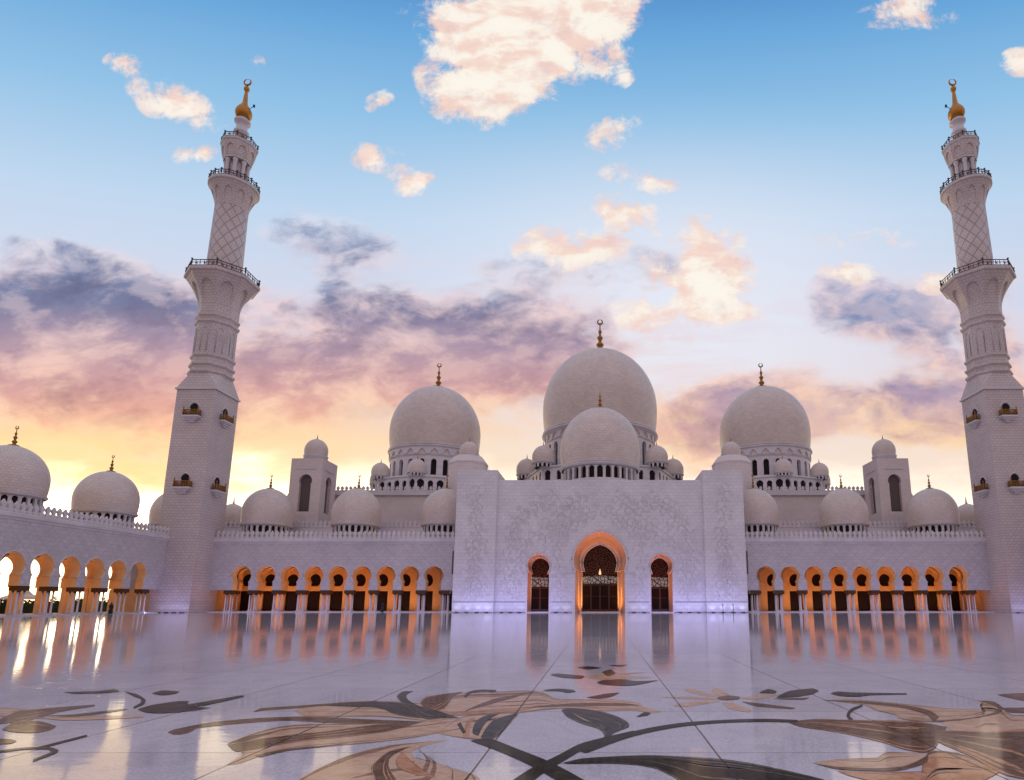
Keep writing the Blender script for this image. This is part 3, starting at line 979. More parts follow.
    ('dark', 'leaf_inlay', [(248, 88), (380, 84), (450, 77), (472, 85), (402, 92), (300, 94)], Z1),
    ('dark', 'leaf_inlay', [(598, 93), (640, 82), (708, 86), (690, 94), (640, 100)], Z1),
    ('dark', 'leaf_inlay', [(542, 156), (600, 139), (700, 124), (744, 124), (722, 140), (800, 127), (950, 101), (962, 106), (852, 131), (762, 148), (832, 150), (760, 161), (650, 171), (580, 169)], Z1),
    ('dark', 'stem_inlay', [(488, 85), (540, 97), (572, 118), (566, 136), (530, 152), (524, 147), (554, 130), (554, 115), (530, 105)], Z1),
    ('brown', 'petal_inlay', [(-60, 268), (40, 274), (66, 281), (40, 291), (-60, 298)], Z1),
    ('dark', 'stem_inlay', [(-40, 324), (100, 307), (200, 307), (232, 319), (216, 331), (130, 363), (130, 355), (204, 325), (190, 314), (100, 314), (-40, 332)], Z1),
    ('dark', 'stem_inlay', [(150, 305), (340, 257), (344, 262), (156, 310)], Z1),
]
for kind, name, pts, (off, sc) in INLAYS:
    inlay(kind, name, pts, off, sc)


# ------------------------------------------------------------------ arcades
def make_column():
    mb = MB()
    mb.lathe([(.18, 0), (.18, .10), (.14, .14), (.15, .20), (.12, .26), (.115, 1.6), (.105, 2.86)], 12, (0, 0))
    return mb


def make_capital():
    mb = MB()
    # palm-frond capital flaring to a square abacus
    mb.lathe([(.105, 2.84), (.14, 2.9), (.12, 2.95), (.16, 3.05), (.24, 3.18), (.33, 3.33), (.36, 3.42)], 12, (0, 0))
    return mb


COLM = make_column()
CAPM = make_capital()
col_proto = None


def column(parent, x, y, z0=0.5):
    global col_proto
    if col_proto is None:
        mb = MB()
        mb.v, mb.f, mb.mi, mb.sm = [(a + x, b_ + y, c_ + z0) for a, b_, c_ in COLM.v], COLM.f, COLM.mi, COLM.sm
        col_proto = mb.build('column', M['column'], parent, (x, y, z0))
        mb = MB()
        mb.v, mb.f, mb.mi, mb.sm = [(a + x, b_ + y, c_ + z0) for a, b_, c_ in CAPM.v], CAPM.f, CAPM.mi, CAPM.sm
        mb.build('capital', M['bronze'], col_proto, (x, y, z0))
        return col_proto
    return clone(col_proto, parent, (x, y, z0))


ZF = 0.13        # arcade floor level
Z_AB = 3.98      # underside of the arcade wall
Z_CO = 12.75     # underside of the cornice
HORSE = arch_half(Z_AB, 1.42, 1.74, 6.62, 1.24, .04, 16)
HORSE_IN = arch_half(Z_AB, 1.34, 1.62, 6.62, 1.16, .04, 16)


def arcade(root, fr, centers, lo, hi, pitch, closed_back, mid_shift=0.0, back_shift=0.0, blind=None):
    """fr(a, z, d): a along the arcade, d into the building"""
    N = len(centers)
    fa = lambda a, d: fr(a, 0, d)[:2]
    c0, c1 = centers[0], centers[-1]
    # front wall
    mb = MB()
    for cc in centers:
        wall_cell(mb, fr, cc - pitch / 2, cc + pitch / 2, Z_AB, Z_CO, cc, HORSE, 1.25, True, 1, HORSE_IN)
    for a, b_ in ((lo, c0 - pitch / 2), (c1 + pitch / 2, hi)):
        if b_ - a > .02:
            p = [fr(a, Z_AB, 0), fr(b_, Z_AB, 0), fr(b_, Z_CO, 0), fr(a, Z_CO, 0), fr(a, Z_AB, 1.25), fr(b_, Z_AB, 1.25), fr(b_, Z_CO, 1.25), fr(a, Z_CO, 1.25)]
            mb.add(p, [(0, 1, 2, 3), (4, 7, 6, 5), (0, 4, 5, 1), (3, 2, 6, 7), (0, 3, 7, 4), (1, 5, 6, 2)])
    # undersides between the arches
    for i in range(N + 1):
        a = (c0 - pitch / 2 + i * pitch)
        l_, r_ = max(lo, a - pitch / 2 + 1.42), min(hi, a + pitch / 2 - 1.42)
        mb.mat = 1
        mb.add([fr(l_, Z_AB, 0), fr(r_, Z_AB, 0), fr(r_, Z_AB, 1.25), fr(l_, Z_AB, 1.25)], [(0, 1, 2, 3)])
        mb.mat = 0
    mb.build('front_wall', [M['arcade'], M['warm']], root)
    # raised arch trims
    tr = MB()
    for cc in centers:
        hl = arch_half(Z_AB + .6, 1.50, 1.84, 6.62, 1.36, .05, 16)[2:]
        full = [(cc + u, z) for u, z in hl] + [(cc - u, z) for u, z in hl[-2::-1]]
        tr.tube([fr(a, z, -.01) for a, z in full], .085, 6)
    tr.build('arch_trim', M['trim'], root)
    # inner arcade
    mb = MB()
    fr2 = lambda a, z, d: fr(a + mid_shift, z, d + 4.5)
    for cc in centers:
        wall_cell(mb, fr2, cc - pitch / 2, cc + pitch / 2, Z_AB, 9.4, cc, HORSE_IN, 1.1, True, 0)
    for i in range(N + 1):
        a = (c0 - pitch / 2 + i * pitch)
        l_, r_ = max(lo, a - pitch / 2 + 1.34), min(hi, a + pitch / 2 - 1.34)
        mb.add([fr2(l_, Z_AB, 0), fr2(r_, Z_AB, 0), fr2(r_, Z_AB, .9), fr2(l_, Z_AB, .9)], [(0, 1, 2, 3)])
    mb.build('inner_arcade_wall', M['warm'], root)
    tr = MB()
    for cc in centers:
        hl = HORSE_IN[2:]
        full = [(cc + u * 1.03, z) for u, z in hl] + [(cc - u * 1.03, z) for u, z in hl[-2::-1]]
        tr.tube([fr2(a, z, -.03) for a, z in full], .10, 6)
        full = [(cc + u * 1.22, z + (.25 if z > 6.6 else 0)) for u, z in hl] + [(cc - u * 1.22, z + (.25 if z > 6.6 else 0)) for u, z in hl[-2::-1]]
        tr.tube([fr2(a, z, -.02) for a, z in full], .06, 6)
    tr.build('inner_arch_trim', M['gilt_plaster'], root)
    # back wall: glazed openings, or open arches to the outside
    mb = MB()
    gl = MB()
    fr3 = lambda a, z, d: fr(a + back_shift, z, d + 9.2)
    if closed_back:
        first = closed_back
        k = 0
        bc = []
        sgn = 1 if c1 > c0 else -1
        a = first
        while a < hi - 2:
            bc.append(a)
            a += 4.48
        for cc in bc:
            wall_cell(mb, fr3, cc - 2.24, cc + 2.24, 4.5, 9.4, cc, [(-.55, 4.95), (-.9, 5.1), (-1.12, 5.45), (-1.25, 5.95), (-1.18, 6.5), (-.95, 6.95), (-.55, 7.25), (0, 7.4)], .6, False)
            wall_cell(mb, fr3, cc - 2.24, cc + 2.24, ZF, 4.5, cc, [(-1.3, ZF), (-1.3, 4.0), (0, 4.0)], .6, False)
            gl.add([fr3(cc - 1.6, ZF, .5), fr3(cc + 1.6, ZF, .5), fr3(cc + 1.6, 8, .5), fr3(cc - 1.6, 8, .5)], [(0, 1, 2, 3)])
        mb.build('back_wall', M['warm'], root)
        gl.build('back_glazing', M['glass'], root)
    else:
        for cc in centers:
            wall_cell(mb, fr3, cc - pitch / 2, cc + pitch / 2, Z_AB, 9.4, cc, HORSE, .7, True, 0)
        for i in range(N + 1):
            a = (c0 - pitch / 2 + i * pitch)
            l_, r_ = max(lo, a - pitch / 2 + 1.42), min(hi, a + pitch / 2 - 1.42)
            mb.add([fr3(l_, Z_AB, 0), fr3(r_, Z_AB, 0), fr3(r_, Z_AB, .7), fr3(l_, Z_AB, .7)], [(0, 1, 2, 3)])
        mb.build('outer_arcade_wall', M['warm'], root)
        for (q, d0, d1, w) in ((mid_shift, 4.55, 5.45, .46), (back_shift, 9.25, 9.85, .50)):
            first = None
            for i in range(N + 1):
                a = (c0 - pitch / 2 + i * pitch) + q
                if first is None:
                    pm = MB()
                    p = [fr(u, z, d) for z in (ZF, Z_AB - .002) for u, d in ((a - w, d0), (a + w, d0), (a + w, d1), (a - w, d1))]
                    pm.add(p, [(3, 2, 1, 0), (4, 5, 6, 7), (0, 1, 5, 4), (1, 2, 6, 5), (2, 3, 7, 6), (3, 0, 4, 7)])
                    first = pm.build('plastered_pier', M['warm'], root, fr(a, ZF, (d0 + d1) / 2))
                else:
                    clone(first, root, fr(a, ZF, (d0 + d1) / 2))
    # ceiling and roof in one slab
    mb = MB()
    p = [fr(a, z, d) for z in (9.4, 13.3) for a, d in ((lo, 1.25), (hi, 1.25), (hi, 10.2), (lo, 10.2))]
    mb.add(p, [(0, 1, 2, 3), (4, 7, 6, 5), (2, 6, 7, 3), (0, 3, 7, 4), (1, 5, 6, 2)])
    mb.build('roof', M['warm'], root)
    if blind:
        mb = MB()
        p = [fr(a, z, d) for z in (ZF, Z_AB) for a, d in ((blind[0], .05), (blind[1], .05), (blind[1], 9.3), (blind[0], 9.3))]
        mb.add(p, [(0, 1, 5, 4), (1, 2, 6, 5), (2, 3, 7, 6), (3, 0, 4, 7)])
        mb.build('end_wall', M['warm'], root)
    # stepped floor
    mb = MB()
    p = [fr(a, z, d) for z in (-.3, ZF) for a, d in ((lo, -.55), (hi, -.55), (hi, 10.4), (lo, 10.4))]
    mb.add(p, [(4, 5, 6, 7), (0, 1, 5, 4), (3, 7, 6, 2), (0, 4, 7, 3), (1, 2, 6, 5)])
    mb.build('plinth', M['trim'], root)
    # cornice
    mb = MB()
    prof = [(0, Z_CO - .25), (-.12, Z_CO - .2), (-.14, Z_CO), (-.34, Z_CO + .18), (-.36, Z_CO + .62), (-.2, Z_CO + .72), (.5, Z_CO + .72), (.5, Z_CO - .25)]
    n = len(prof)
    p = [fr(a, z, d) for a in (lo, hi) for d, z in prof]
    mb.add(p, [(i, (i + 1) % n, n + (i + 1) % n, n + i) for i in range(n)] + [list(range(n)), list(range(n, 2 * n))])
    mb.build('cornice', M['trim'], root)
    mb = MB()
    merlons(mb, lambda a, z, d: fr(a, z, d - .1), lo, hi, Z_CO + .72, .92, 1.55)
    mb.build('merlon_row', M['trim'], root)
    # columns: four under each front pier, pairs under the inner rows
    for i in range(N + 1):
        a = (c0 - pitch / 2 + i * pitch)
        rows = [(.3, (-.47, .47)), (.95, (-.47, .47)), (5.05, (-.42 + mid_shift, .42 + mid_shift))]
        if not closed_back:
            rows = rows[:2]
        for d, offs in rows:
            for o in offs:
                if lo + .2 < a + o < hi - .2 or True:
                    x, y, _ = fr(a + o, 0, d)
                    column(root, x, y, ZF + .16)
        # shared pedestal and abacus per pier are part of one course each
    for nm, mt, z0, z1, spec in (('column_pedestal', 'trim', ZF, ZF + .16, ((.06, 1.19, .68), (4.52, 5.38, .64), (9.25, 10.15, .7))),
                                 ('abacus', 'bronze', 3.34, Z_AB - .003, ((-.04, 1.29, .80), (4.46, 5.44, .72), (9.18, 10.22, .76)))):
        for d0, d1, w in (spec[:2] if closed_back else spec[:1]):
            first = None
            for i in range(N + 1):
                a = (c0 - pitch / 2 + i * pitch)
                a += mid_shift if 4 < d0 < 6 else back_shift if d0 > 6 else 0
                loc = fr(a, z0, (d0 + d1) / 2)
                if first is None:
                    mb = MB()
                    p = [fr(u, z, d) for z in (z0, z1) for u, d in ((a - w, d0), (a + w, d0), (a + w, d1), (a - w, d1))]
                    mb.add(p, [(3, 2, 1, 0), (4, 5, 6, 7), (0, 1, 5, 4), (1, 2, 6, 5), (2, 3, 7, 6), (3, 0, 4, 7)])
                    first = mb.build(nm, M[mt], root, loc)
                else:
                    clone(first, root, loc)


closed_back_dir = [1]
PITCH = 4.44
WARM = (1.0, 0.40, 0.075)
BLUE = (0.36, 0.38, 1.0)
COOL = (0.62, 0.72, 1.0)
wings = {}
for side, sx in (('left', -1), ('right', 1)):
    root = thing('wing_arcade', (sx * 49, 111.9, 0),
                 'low marble wing of lit horseshoe arches between the %s minaret and the portal' % side, 'arcade', 'arcade wings beside the portal')
    wings[side] = root
    fr = (lambda sx: (lambda a, z, d: (sx * a, 111.9 + d, z)))(sx)
    cs = [30.72 + PITCH * i for i in range(9)]
    arcade(root, fr, cs, 26.2, 87.4, PITCH, 30.1, 1.6, 0.0, (72.6, 87.3))
    # slot niche beside the pier: a flat dark panel in place of a recess
    mb = MB()
    mb.box(sx * 26.75, sx * 27.45, 111.86, 111.897, 6.9, 11.2)
    mb.build('slot_panel', M['pane'], root)
    # warm strip lamps let into the arcade floor, shining up into the vaults
    for i, cc in enumerate(cs):
        for y, e, o in ((113.7, 46, PITCH / 2), (118.6, 92, PITCH / 2 + 1.6)):
            lamp('floor_lamp', 'AREA', (sx * (cc + o - (0 if i < 8 else PITCH)), y, ZF + .02), e, WARM, root, .9, .5, (pi, 0, 0))
    # roof domes
    for k, x in enumerate((65.4, 47.9, 30.4)):
        dome(root, (sx * x, 117.0), 4.62, 16.75, 'dome_roof', 2.9, drum=(13.3, 24, .34, 14.9, 15.85, 4.2), seg=64)
    # roof terrace wall behind the domes
    mb = MB()
    mb.box(sx * 26.4, sx * 79, 122.3, 122.8, 13.3, 16.9)
    merlons(mb, lambda a, z, d: (sx * a, 122.2 + d, z), 26.4, 79, 16.9, .92, 1.45)
    mb.build('terrace_wall', M['trim'], root)
    for x in (34.5, 43, 56.5, 74):
        lamp('roof_wash', 'AREA', (sx * x, 121.4, 13.6), 34, BLUE, root, 7.5, .25, (radians(160), 0, 0))

# side arcade along the left of the court (and its twin on the right)
for side, sx in (('left', -1), ('right', 1)):
    root = thing('side_arcade', (sx * 77.2, 84, 0), 'domed side arcade running along the %s edge of the courtyard towards the minaret' % side, 'arcade')
    fr = (lambda sx: (lambda a, z, d: (sx * (77.2 + d), a, z)))(sx)
    cs = [101.1 - 4.37 * i for i in range(11)][::-1]
    arcade(root, fr, cs, cs[0] - 2.2, 111.85, 4.37, None, -.1, -.15, (107.2, 111.8))
    for cc in cs[3:]:
        for x, e in ((79.1, 46), (84.2, 62)):
            lamp('floor_lamp', 'AREA', (sx * x, cc - 2.18, ZF + .02), e, WARM, root, .5, .9, (pi, 0, 0))
    for y in (115.6, 98.6, 81.6, 64.6):
        dome(root, (sx * 82.2, y), 4.42, 16.5, 'dome_roof', 2.9, drum=(13.3, 24, .34, 14.7, 15.6, 4.02), seg=64)

# small dome behind each minaret, on the corner of the terrace
for side, sx in (('left', -1), ('right', 1)):
    dome(wings[side], (sx * 77.3, 125.0), 2.7, 18.0, 'dome_small', 1.9, drum=(13.3, 16, .28, 16.6, 17.2, 2.4), seg=48, crescent=False)

# ------------------------------------------------------------------ entrance portal
root = thing('entrance_portal', (0, 108, 0), 'tall carved marble entrance portal with three horseshoe doorways at the centre', 'entrance')
YW = 108.6
frp = lambda a, z, d: (a, YW + d, z)
mb = MB()
C_OUT = arch_half(0, 4.42, 4.72, 9.36, 4.30, .08, 22)
C_IN = arch_half(0, 3.42, 3.2, 8.95, 2.80, .09, 22)
S_OUT = arch_half(0, 1.93, 1.98, 8.28, 1.62, .06, 18)
S_IN = arch_half(0, 1.74, 1.78, 8.1, 1.36, .04, 18)
DEP_C, DEP_S = 3.4, 3.6
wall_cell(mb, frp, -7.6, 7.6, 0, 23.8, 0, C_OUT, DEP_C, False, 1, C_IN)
for sx in (-1, 1):
    a, b_ = sorted((sx * 7.6, sx * 18.85))
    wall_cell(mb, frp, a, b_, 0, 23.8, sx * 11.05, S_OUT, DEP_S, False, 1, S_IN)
    mb.box(sx * 18.85, sx * 7.0, YW + 4.2, YW + 4.5, 0, 23.8)
mb.box(-18.85, 18.85, YW, 116.5, 23.8, 24.0)
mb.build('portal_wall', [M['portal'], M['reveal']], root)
mb = MB()
for sx in (-1, 1):
    mb.box(sx * 18.85, sx * 26.2, 108.0, 116.8, 0, 25.75)
for sx, lab in ((-1, 'left'), (1, 'right')):
    mb = MB()
    mb.box(sx * 18.85, sx * 26.2, 108.0, 116.8, 0, 25.75)
    mb.build('pier', M['pier'], root)
# carved vines in low relief on the piers and the portal wall
M['carved'] = plain('carved_grey_marble', (0.64, 0.585, 0.59), 0.5, var=.12, scale=2)


def carved_vine(stems, y, name, seed, keep=lambda x, z: True):
    rnd = random.Random(seed)
    mb = MB()
    lay = [0.0]

    def leaf(x, z, ang, L, w):
        lay[0] = (lay[0] + .0031) % .034
        pts = [(0, 0), (.25, .8), (.55, 1), (.8, .6), (1, 0), (.8, -.45), (.55, -.7), (.25, -.6)]
        ca, sa = cos(ang), sin(ang)
        v = [(x + (p * L) * ca - (q * w) * sa, y - d, z + (p * L) * sa + (q * w) * ca) for d in (.001, .03 + lay[0]) for p, q in pts]
        k = len(pts)
        mb.add(v, [list(range(k, 2 * k))] + [(i, (i + 1) % k, k + (i + 1) % k, k + i) for i in range(k)])

    def flower(x, z, r):
        for i in range(6):
            leaf(x, z, 2 * pi * i / 6 + rnd.random() * .3, r, r * .32)
    for st in stems:
        pts = []
        for (x0, z0), (x1, z1) in zip(st, st[1:]):
            m_ = max(2, int(math.hypot(x1 - x0, z1 - z0) / .27))
            for i in range(m_):
                t = i / m_
                wob = .35 * sin(2.2 * (z0 + (z1 - z0) * t) + 1.3 * (x0 + (x1 - x0) * t))
                pts.append((x0 + (x1 - x0) * t + wob, z0 + (z1 - z0) * t))
        run = []
        for i, (x, z) in enumerate(pts):
            if not keep(x, z):
                if len(run) > 2:
                    mb.tube([(a, y - .01, b_) for a, b_ in run], .04, 5)
                run = []
                continue
            run.append((x, z))
            if i % 2 == 0:
                sd = 1 if (i // 2) % 2 else -1
                a0 = atan2(pts[min(i + 1, len(pts) - 1)][1] - pts[i - 1 if i else 0][1], pts[min(i + 1, len(pts) - 1)][0] - pts[i - 1 if i else 0][0])
                br = [(x, z)]
                ang = a0 + sd * .9
                for q in range(rnd.randint(3, 6)):
                    x2, z2 = br[-1][0] + .28 * cos(ang), br[-1][1] + .28 * sin(ang)
                    ang += sd * rnd.uniform(.25, .55)
                    if keep(x2, z2):
                        br.append((x2, z2))
                if len(br) > 1:
                    mb.tube([(a, y - .01, b_) for a, b_ in br], .028, 4)
                    if rnd.random() < .3:
                        flower(*br[-1], rnd.uniform(.3, .5))
                    else:
                        leaf(*br[-1], ang, rnd.uniform(.45, .8), rnd.uniform(.10, .2))
                        leaf(*br[len(br) // 2], ang - sd * 1.2, rnd.uniform(.3, .6), rnd.uniform(.08, .15))
        if len(run) > 2:
            mb.tube([(a, y - .01, b_) for a, b_ in run], .04, 5)
    return mb.build(name, M['carved'], root)


for sx in (-1, 1):
    carved_vine([[(sx * 22.2, 2.4), (sx * 23.4, 7), (sx * 21.4, 12), (sx * 22.8, 17), (sx * 22.4, 23)], [(sx * 23.8, 2.4), (sx * 22.0, 8), (sx * 23.6, 13)], [(sx * 20.8, 2.4), (sx * 22, 6.5), (sx * 23.2, 10), (sx * 22, 15.5)]],
                107.998, 'carved_vine', 5 + sx, lambda x, z: 19.3 < abs(x) < 25.8 and 2.2 < z < 24.5)


def off_doors(x, z):
    if z < 2.3 or z > 22.8 or abs(x) > 18.3:
        return False
    if math.hypot(x, z - 9.4) < 6.2 or (abs(x) < 5.4 and z < 9.4):
        return False
    q = abs(x) - 11.05
    return not (math.hypot(q, z - 8.3) < 2.9 or (abs(q) < 2.6 and z < 8.3))


stems = []
for sx in (-1, 1):
    stems += [[(sx * 7.2, 2.4), (sx * 7.6, 8), (sx * 7.4, 13), (sx * 4.5, 17), (sx * .5, 18.5)], [(sx * 15.4, 2.4), (sx * 15, 8), (sx * 13, 13), (sx * 8.5, 16.5), (sx * 4, 20.5)],
              [(sx * 17, 3), (sx * 16.6, 10), (sx * 15.5, 15), (sx * 12, 18.5), (sx * 8, 21.5)], [(sx * 10.5, 12), (sx * 9, 14.5), (sx * 6, 15.5), (sx * 2, 17)], [(sx * 16.5, 13), (sx * 14.5, 18), (sx * 11, 20), (sx * 6, 18.5), (sx * 2.5, 21.5)]]
carved_vine(stems, YW - .002, 'carved_vine', 11, off_doors)

# pale voussoir bands round the arches
mb = MB()
for cc, hf in ((0, arch_half(6.9, 4.9, 5.12, 9.36, 4.8, .09, 22)[1:]), (-11.05, arch_half(6.9, 2.1, 2.22, 8.28, 1.95, .07, 18)[1:]), (11.05, arch_half(6.9, 2.1, 2.22, 8.28, 1.95, .07, 18)[1:])):
    full = [(cc + u, z) for u, z in hf] + [(cc - u, z) for u, z in hf[-2::-1]]
    mb.tube([frp(a, z, -.02) for a, z in full], .16 if cc == 0 else .12, 6)
for sx in (-1, 1):
    mb.box(sx * 4.5, sx * 6.4, YW - .14, YW - .002, 6.95, 7.12)
mb.build('arch_trim', M['trim'], root)
# dado moulding and base course
mb = MB()
for x0, x1, y in ((-26.25, -18.8, 108.0), (18.8, 26.25, 108.0), (-18.79, -13.3, YW), (13.3, 18.79, YW), (-8.8, -5.0, YW), (5.0, 8.8, YW)):
    mb.box(x0, x1, y - .10, y - .002, 1.78, 1.92)
    mb.box(x0, x1, y - .16, y - .002, 0.0, .16)
mb.build('dado_moulding', M['band_stone'], root)
mb = MB()
for cc, hf, dp in ((0, C_IN, DEP_C), (-11.05, S_IN, DEP_S), (11.05, S_IN, DEP_S)):
    full = [(cc + u * .985, z) for u, z in hf] + [(cc - u * .985, z) for u, z in hf[-2::-1]]
    mb.tube([frp(a, z, dp - .12) for a, z in full], .13, 6)
    mb.tube([frp(a * 1.0 + (a - cc) * .16, z + (z - 8.5) * (.05 if z > 8.5 else 0), dp * .45) for a, z in full], .09, 6)
mb.build('reveal_moulding', M['trim'], root)


def doorway(sx, half, dep, wj, zdoor, zband, n_leaves, label=None):
    cc = sx * 11.05
    d = MB()
    frd = lambda a, z, q: (a, YW + dep + .05 + q, z)
    panel(d, frd, cc, half, 0)
    o = d.build('doorway', M['fanlight'], root, (cc, YW + dep, 0))
    # lattice glass band: an upturned lens of pale glass
    b2 = MB()
    n = 14
    pts = []
    for i in range(n + 1):
        u = -1 + 2 * i / n
        pts.append((cc + u * (wj - .1), zband + (zband - zdoor) * .25 * (1 - u * u) if n_leaves > 2 else zband))
    low = [(cc + wj - .1, zdoor), (cc - wj + .1, zdoor)]
    b2.add([frd(a, z, -.06) for a, z in pts + low], [list(range(len(pts) + 2))])
    b2.build('lattice_band', M['band'], o, (cc, YW + dep, zdoor))
    lw = 2 * (wj - .1) / n_leaves
    for i in range(n_leaves):
        a = cc - wj + .1 + i * lw
        l_ = MB()
        l_.box(a + .02, a + lw - .02, YW + dep - .03, YW + dep + .04, .2, zdoor - .12)
        lf = l_.build('door_leaf', M['door'], o, (a + lw / 2, YW + dep, .2))
        fm = MB()
        for x0, x1, z0, z1 in ((a + .02, a + .16, .2, zdoor - .12), (a + lw - .16, a + lw - .02, .2, zdoor - .12), (a + .16, a + lw - .16, zdoor - .36, zdoor - .12), (a + .16, a + lw - .16, .2, .55), (a + .16, a + lw - .16, zdoor * .55, zdoor * .55 + .1)):
            fm.box(x0, x1, YW + dep - .08, YW + dep - .031, z0, z1)
        fm.build('leaf_frame', M['frame'], lf, (a + lw / 2, YW + dep, .2))
    t = MB()
    t.box(cc - wj - .2, cc + wj + .2, YW - .25, YW + dep, 0.0, .14)
    t.build('threshold', M['trim'], o, (cc, YW, 0))


doorway(0, C_IN, DEP_C, 3.42, 5.2, 6.35, 4)
doorway(-1, S_IN, DEP_S, 1.78, 4.6, 6.35, 2)
doorway(1, S_IN, DEP_S, 1.78, 4.6, 6.35, 2)
for sx in (-1, 1):
    rl = lamp('reveal_lamp', 'AREA', (sx * 3.0, YW + 1.7, .16), 105, WARM, root, 1.2, 2.4, (pi, 0, 0))
    rl.data.spread = radians(75)
    rl = lamp('reveal_lamp', 'AREA', (sx * 11.05, YW + 1.8, .16), 80, WARM, root, 2.4, 2.4, (pi, 0, 0))
    rl.data.spread = radians(75)

# hanging lantern glowing in the main doorway
lt = thing('hanging_lantern', (0, YW + 2.4, 6.6), 'small glowing lantern hung in the main doorway above the glass band', 'lantern')
mb = MB()
mb.lathe([(.02, 6.75), (.16, 6.85), (.30, 6.95), (.12, 7.1), (.22, 7.25), (.1, 7.5), (.05, 7.8)], 10, (0, YW + 2.4))
mb.build('lamp_shade', plain('glowing_glass', (.9, .7, .4), .4, emit=(1, .6, .28), strength=0.9), lt, (0, YW + 2.4, 6.7))
mb = MB()
mb.tube([(0, YW + 2.4, 7.78), (0, YW + 2.4, 12.9)], .03, 6)
mb.build('chain', M['iron'], lt, (0, YW + 2.4, 7.8))

# front dome on the portal roof
dome(root, (0, 124.0), 8.45, 29.6, 'dome_front', 4.6, drum=(24.0, 28, .60, 26.2, 28.1, 7.7), seg=96, crescent=False, label='smaller dome in front of the great dome')
mb = MB()
mb.box(-26, 26, 116.5, 136, 13, 24.0)
mb.build('roof_block', M['hall'], root)

# domed stair turret behind each pier
for side, sx in (('left', -1), ('right', 1)):
    tr = thing('stair_turret', (sx * 27, 119.6, 0), 'chamfered marble turret with a little dome behind the %s pier of the portal' % side, 'turret', 'turrets behind the portal piers')
    mb = MB()
    c = (sx * 27.0, 120.2)
    mb.lathe([(4.0, 13.0), (4.0, 29.3), (4.1, 29.4), (4.1, 29.7), (3.1, 31.0), (2.1, 31.3)], 8, c, pi / 8, False)
    mb.build('turret_wall', M['hall'], tr, (c[0], c[1], 13))
    dome(tr, c, 1.95, 31.4, 'dome_small', 1.1, seg=40, crescent=False)

# ------------------------------------------------------------------ prayer hall with the three great domes
root = thing('prayer_hall', (0, 150, 0), 'great prayer hall rising behind the portal under three big domes', 'mosque')
mb = MB()
mb.box(-64, 64, 133.5, 195, 13, 25.7)
mb.build('hall_wall', M['hall'], root)
mb = MB()
for x0, x1 in ((-64.4, -26.3), (26.3, 64.4)):
    mb.box(x0, x1, 133.0, 133.49, 25.5, 26.35)
mb.build('cornice', M['trim'], root)
mb = MB()
for s_ in (-1, 1):
    merlons(mb, lambda a, z, d, s_=s_: (s_ * a, 133.05 + d, z), 26.3, 64.4, 26.35, .95, 1.3)
mb.build('merlon_row', M['trim'], root)
mb = MB()
mb.box(-63, 63, 134.5, 194, 25.7, 26.2)
mb.build('hall_roof', M['roof'], root)
for x in (-42, 42):
    lamp('roof_wash', 'AREA', (x, 135.0, 26.6), 120, (0.75, 0.7, 1.0), root, 22, .3, (radians(155), 0, 0))


def arcaded_octagon(c, rho, z0, z1, zwin, n_win, turretR, tz):
    """octagonal storey with arched windows and a domed turret on each corner"""
    mb = MB()
    pn = MB()
    for k in range(8):
        a1, a2 = -pi / 2 + k * pi / 4, -pi / 2 + (k + 1) * pi / 4
        p1 = Vector((c[0] + rho * cos(a1), c[1] + rho * sin(a1)))
        p2 = Vector((c[0] + rho * cos(a2), c[1] + rho * sin(a2)))
        L = (p2 - p1).length
        t = (p2 - p1) / L
        nn = Vector((t.y, -t.x))
        st = L / n_win

        def fr(a, z, d):
            q = p1 + t * a - nn * d
            return (q.x, q.y, z)
        for i in range(n_win):
            hw = .78 if i % 2 == n_win // 2 % 2 else .6
            hf = arch_half(zwin, hw, hw * 1.12, zwin + 1.75, hw, .1, 8)
            wall_cell(mb, fr, i * st, (i + 1) * st, z0, z1, (i + .5) * st, hf, .5, False)
            pn.add([fr((i + .5) * st + u, z, .45) for u, z in ((-1, zwin - .2), (1, zwin - .2), (1, zwin + 3), (-1, zwin + 3))], [(0, 1, 2, 3)])
    mb.lathe([(rho + .05, z1), (rho + .4, z1 + .15), (rho + .4, z1 + .5), (rho - 1, z1 + .55), (rho * .6, z1 + .56)], 8, c, -pi / 2, False, cap=False)
    return mb, pn


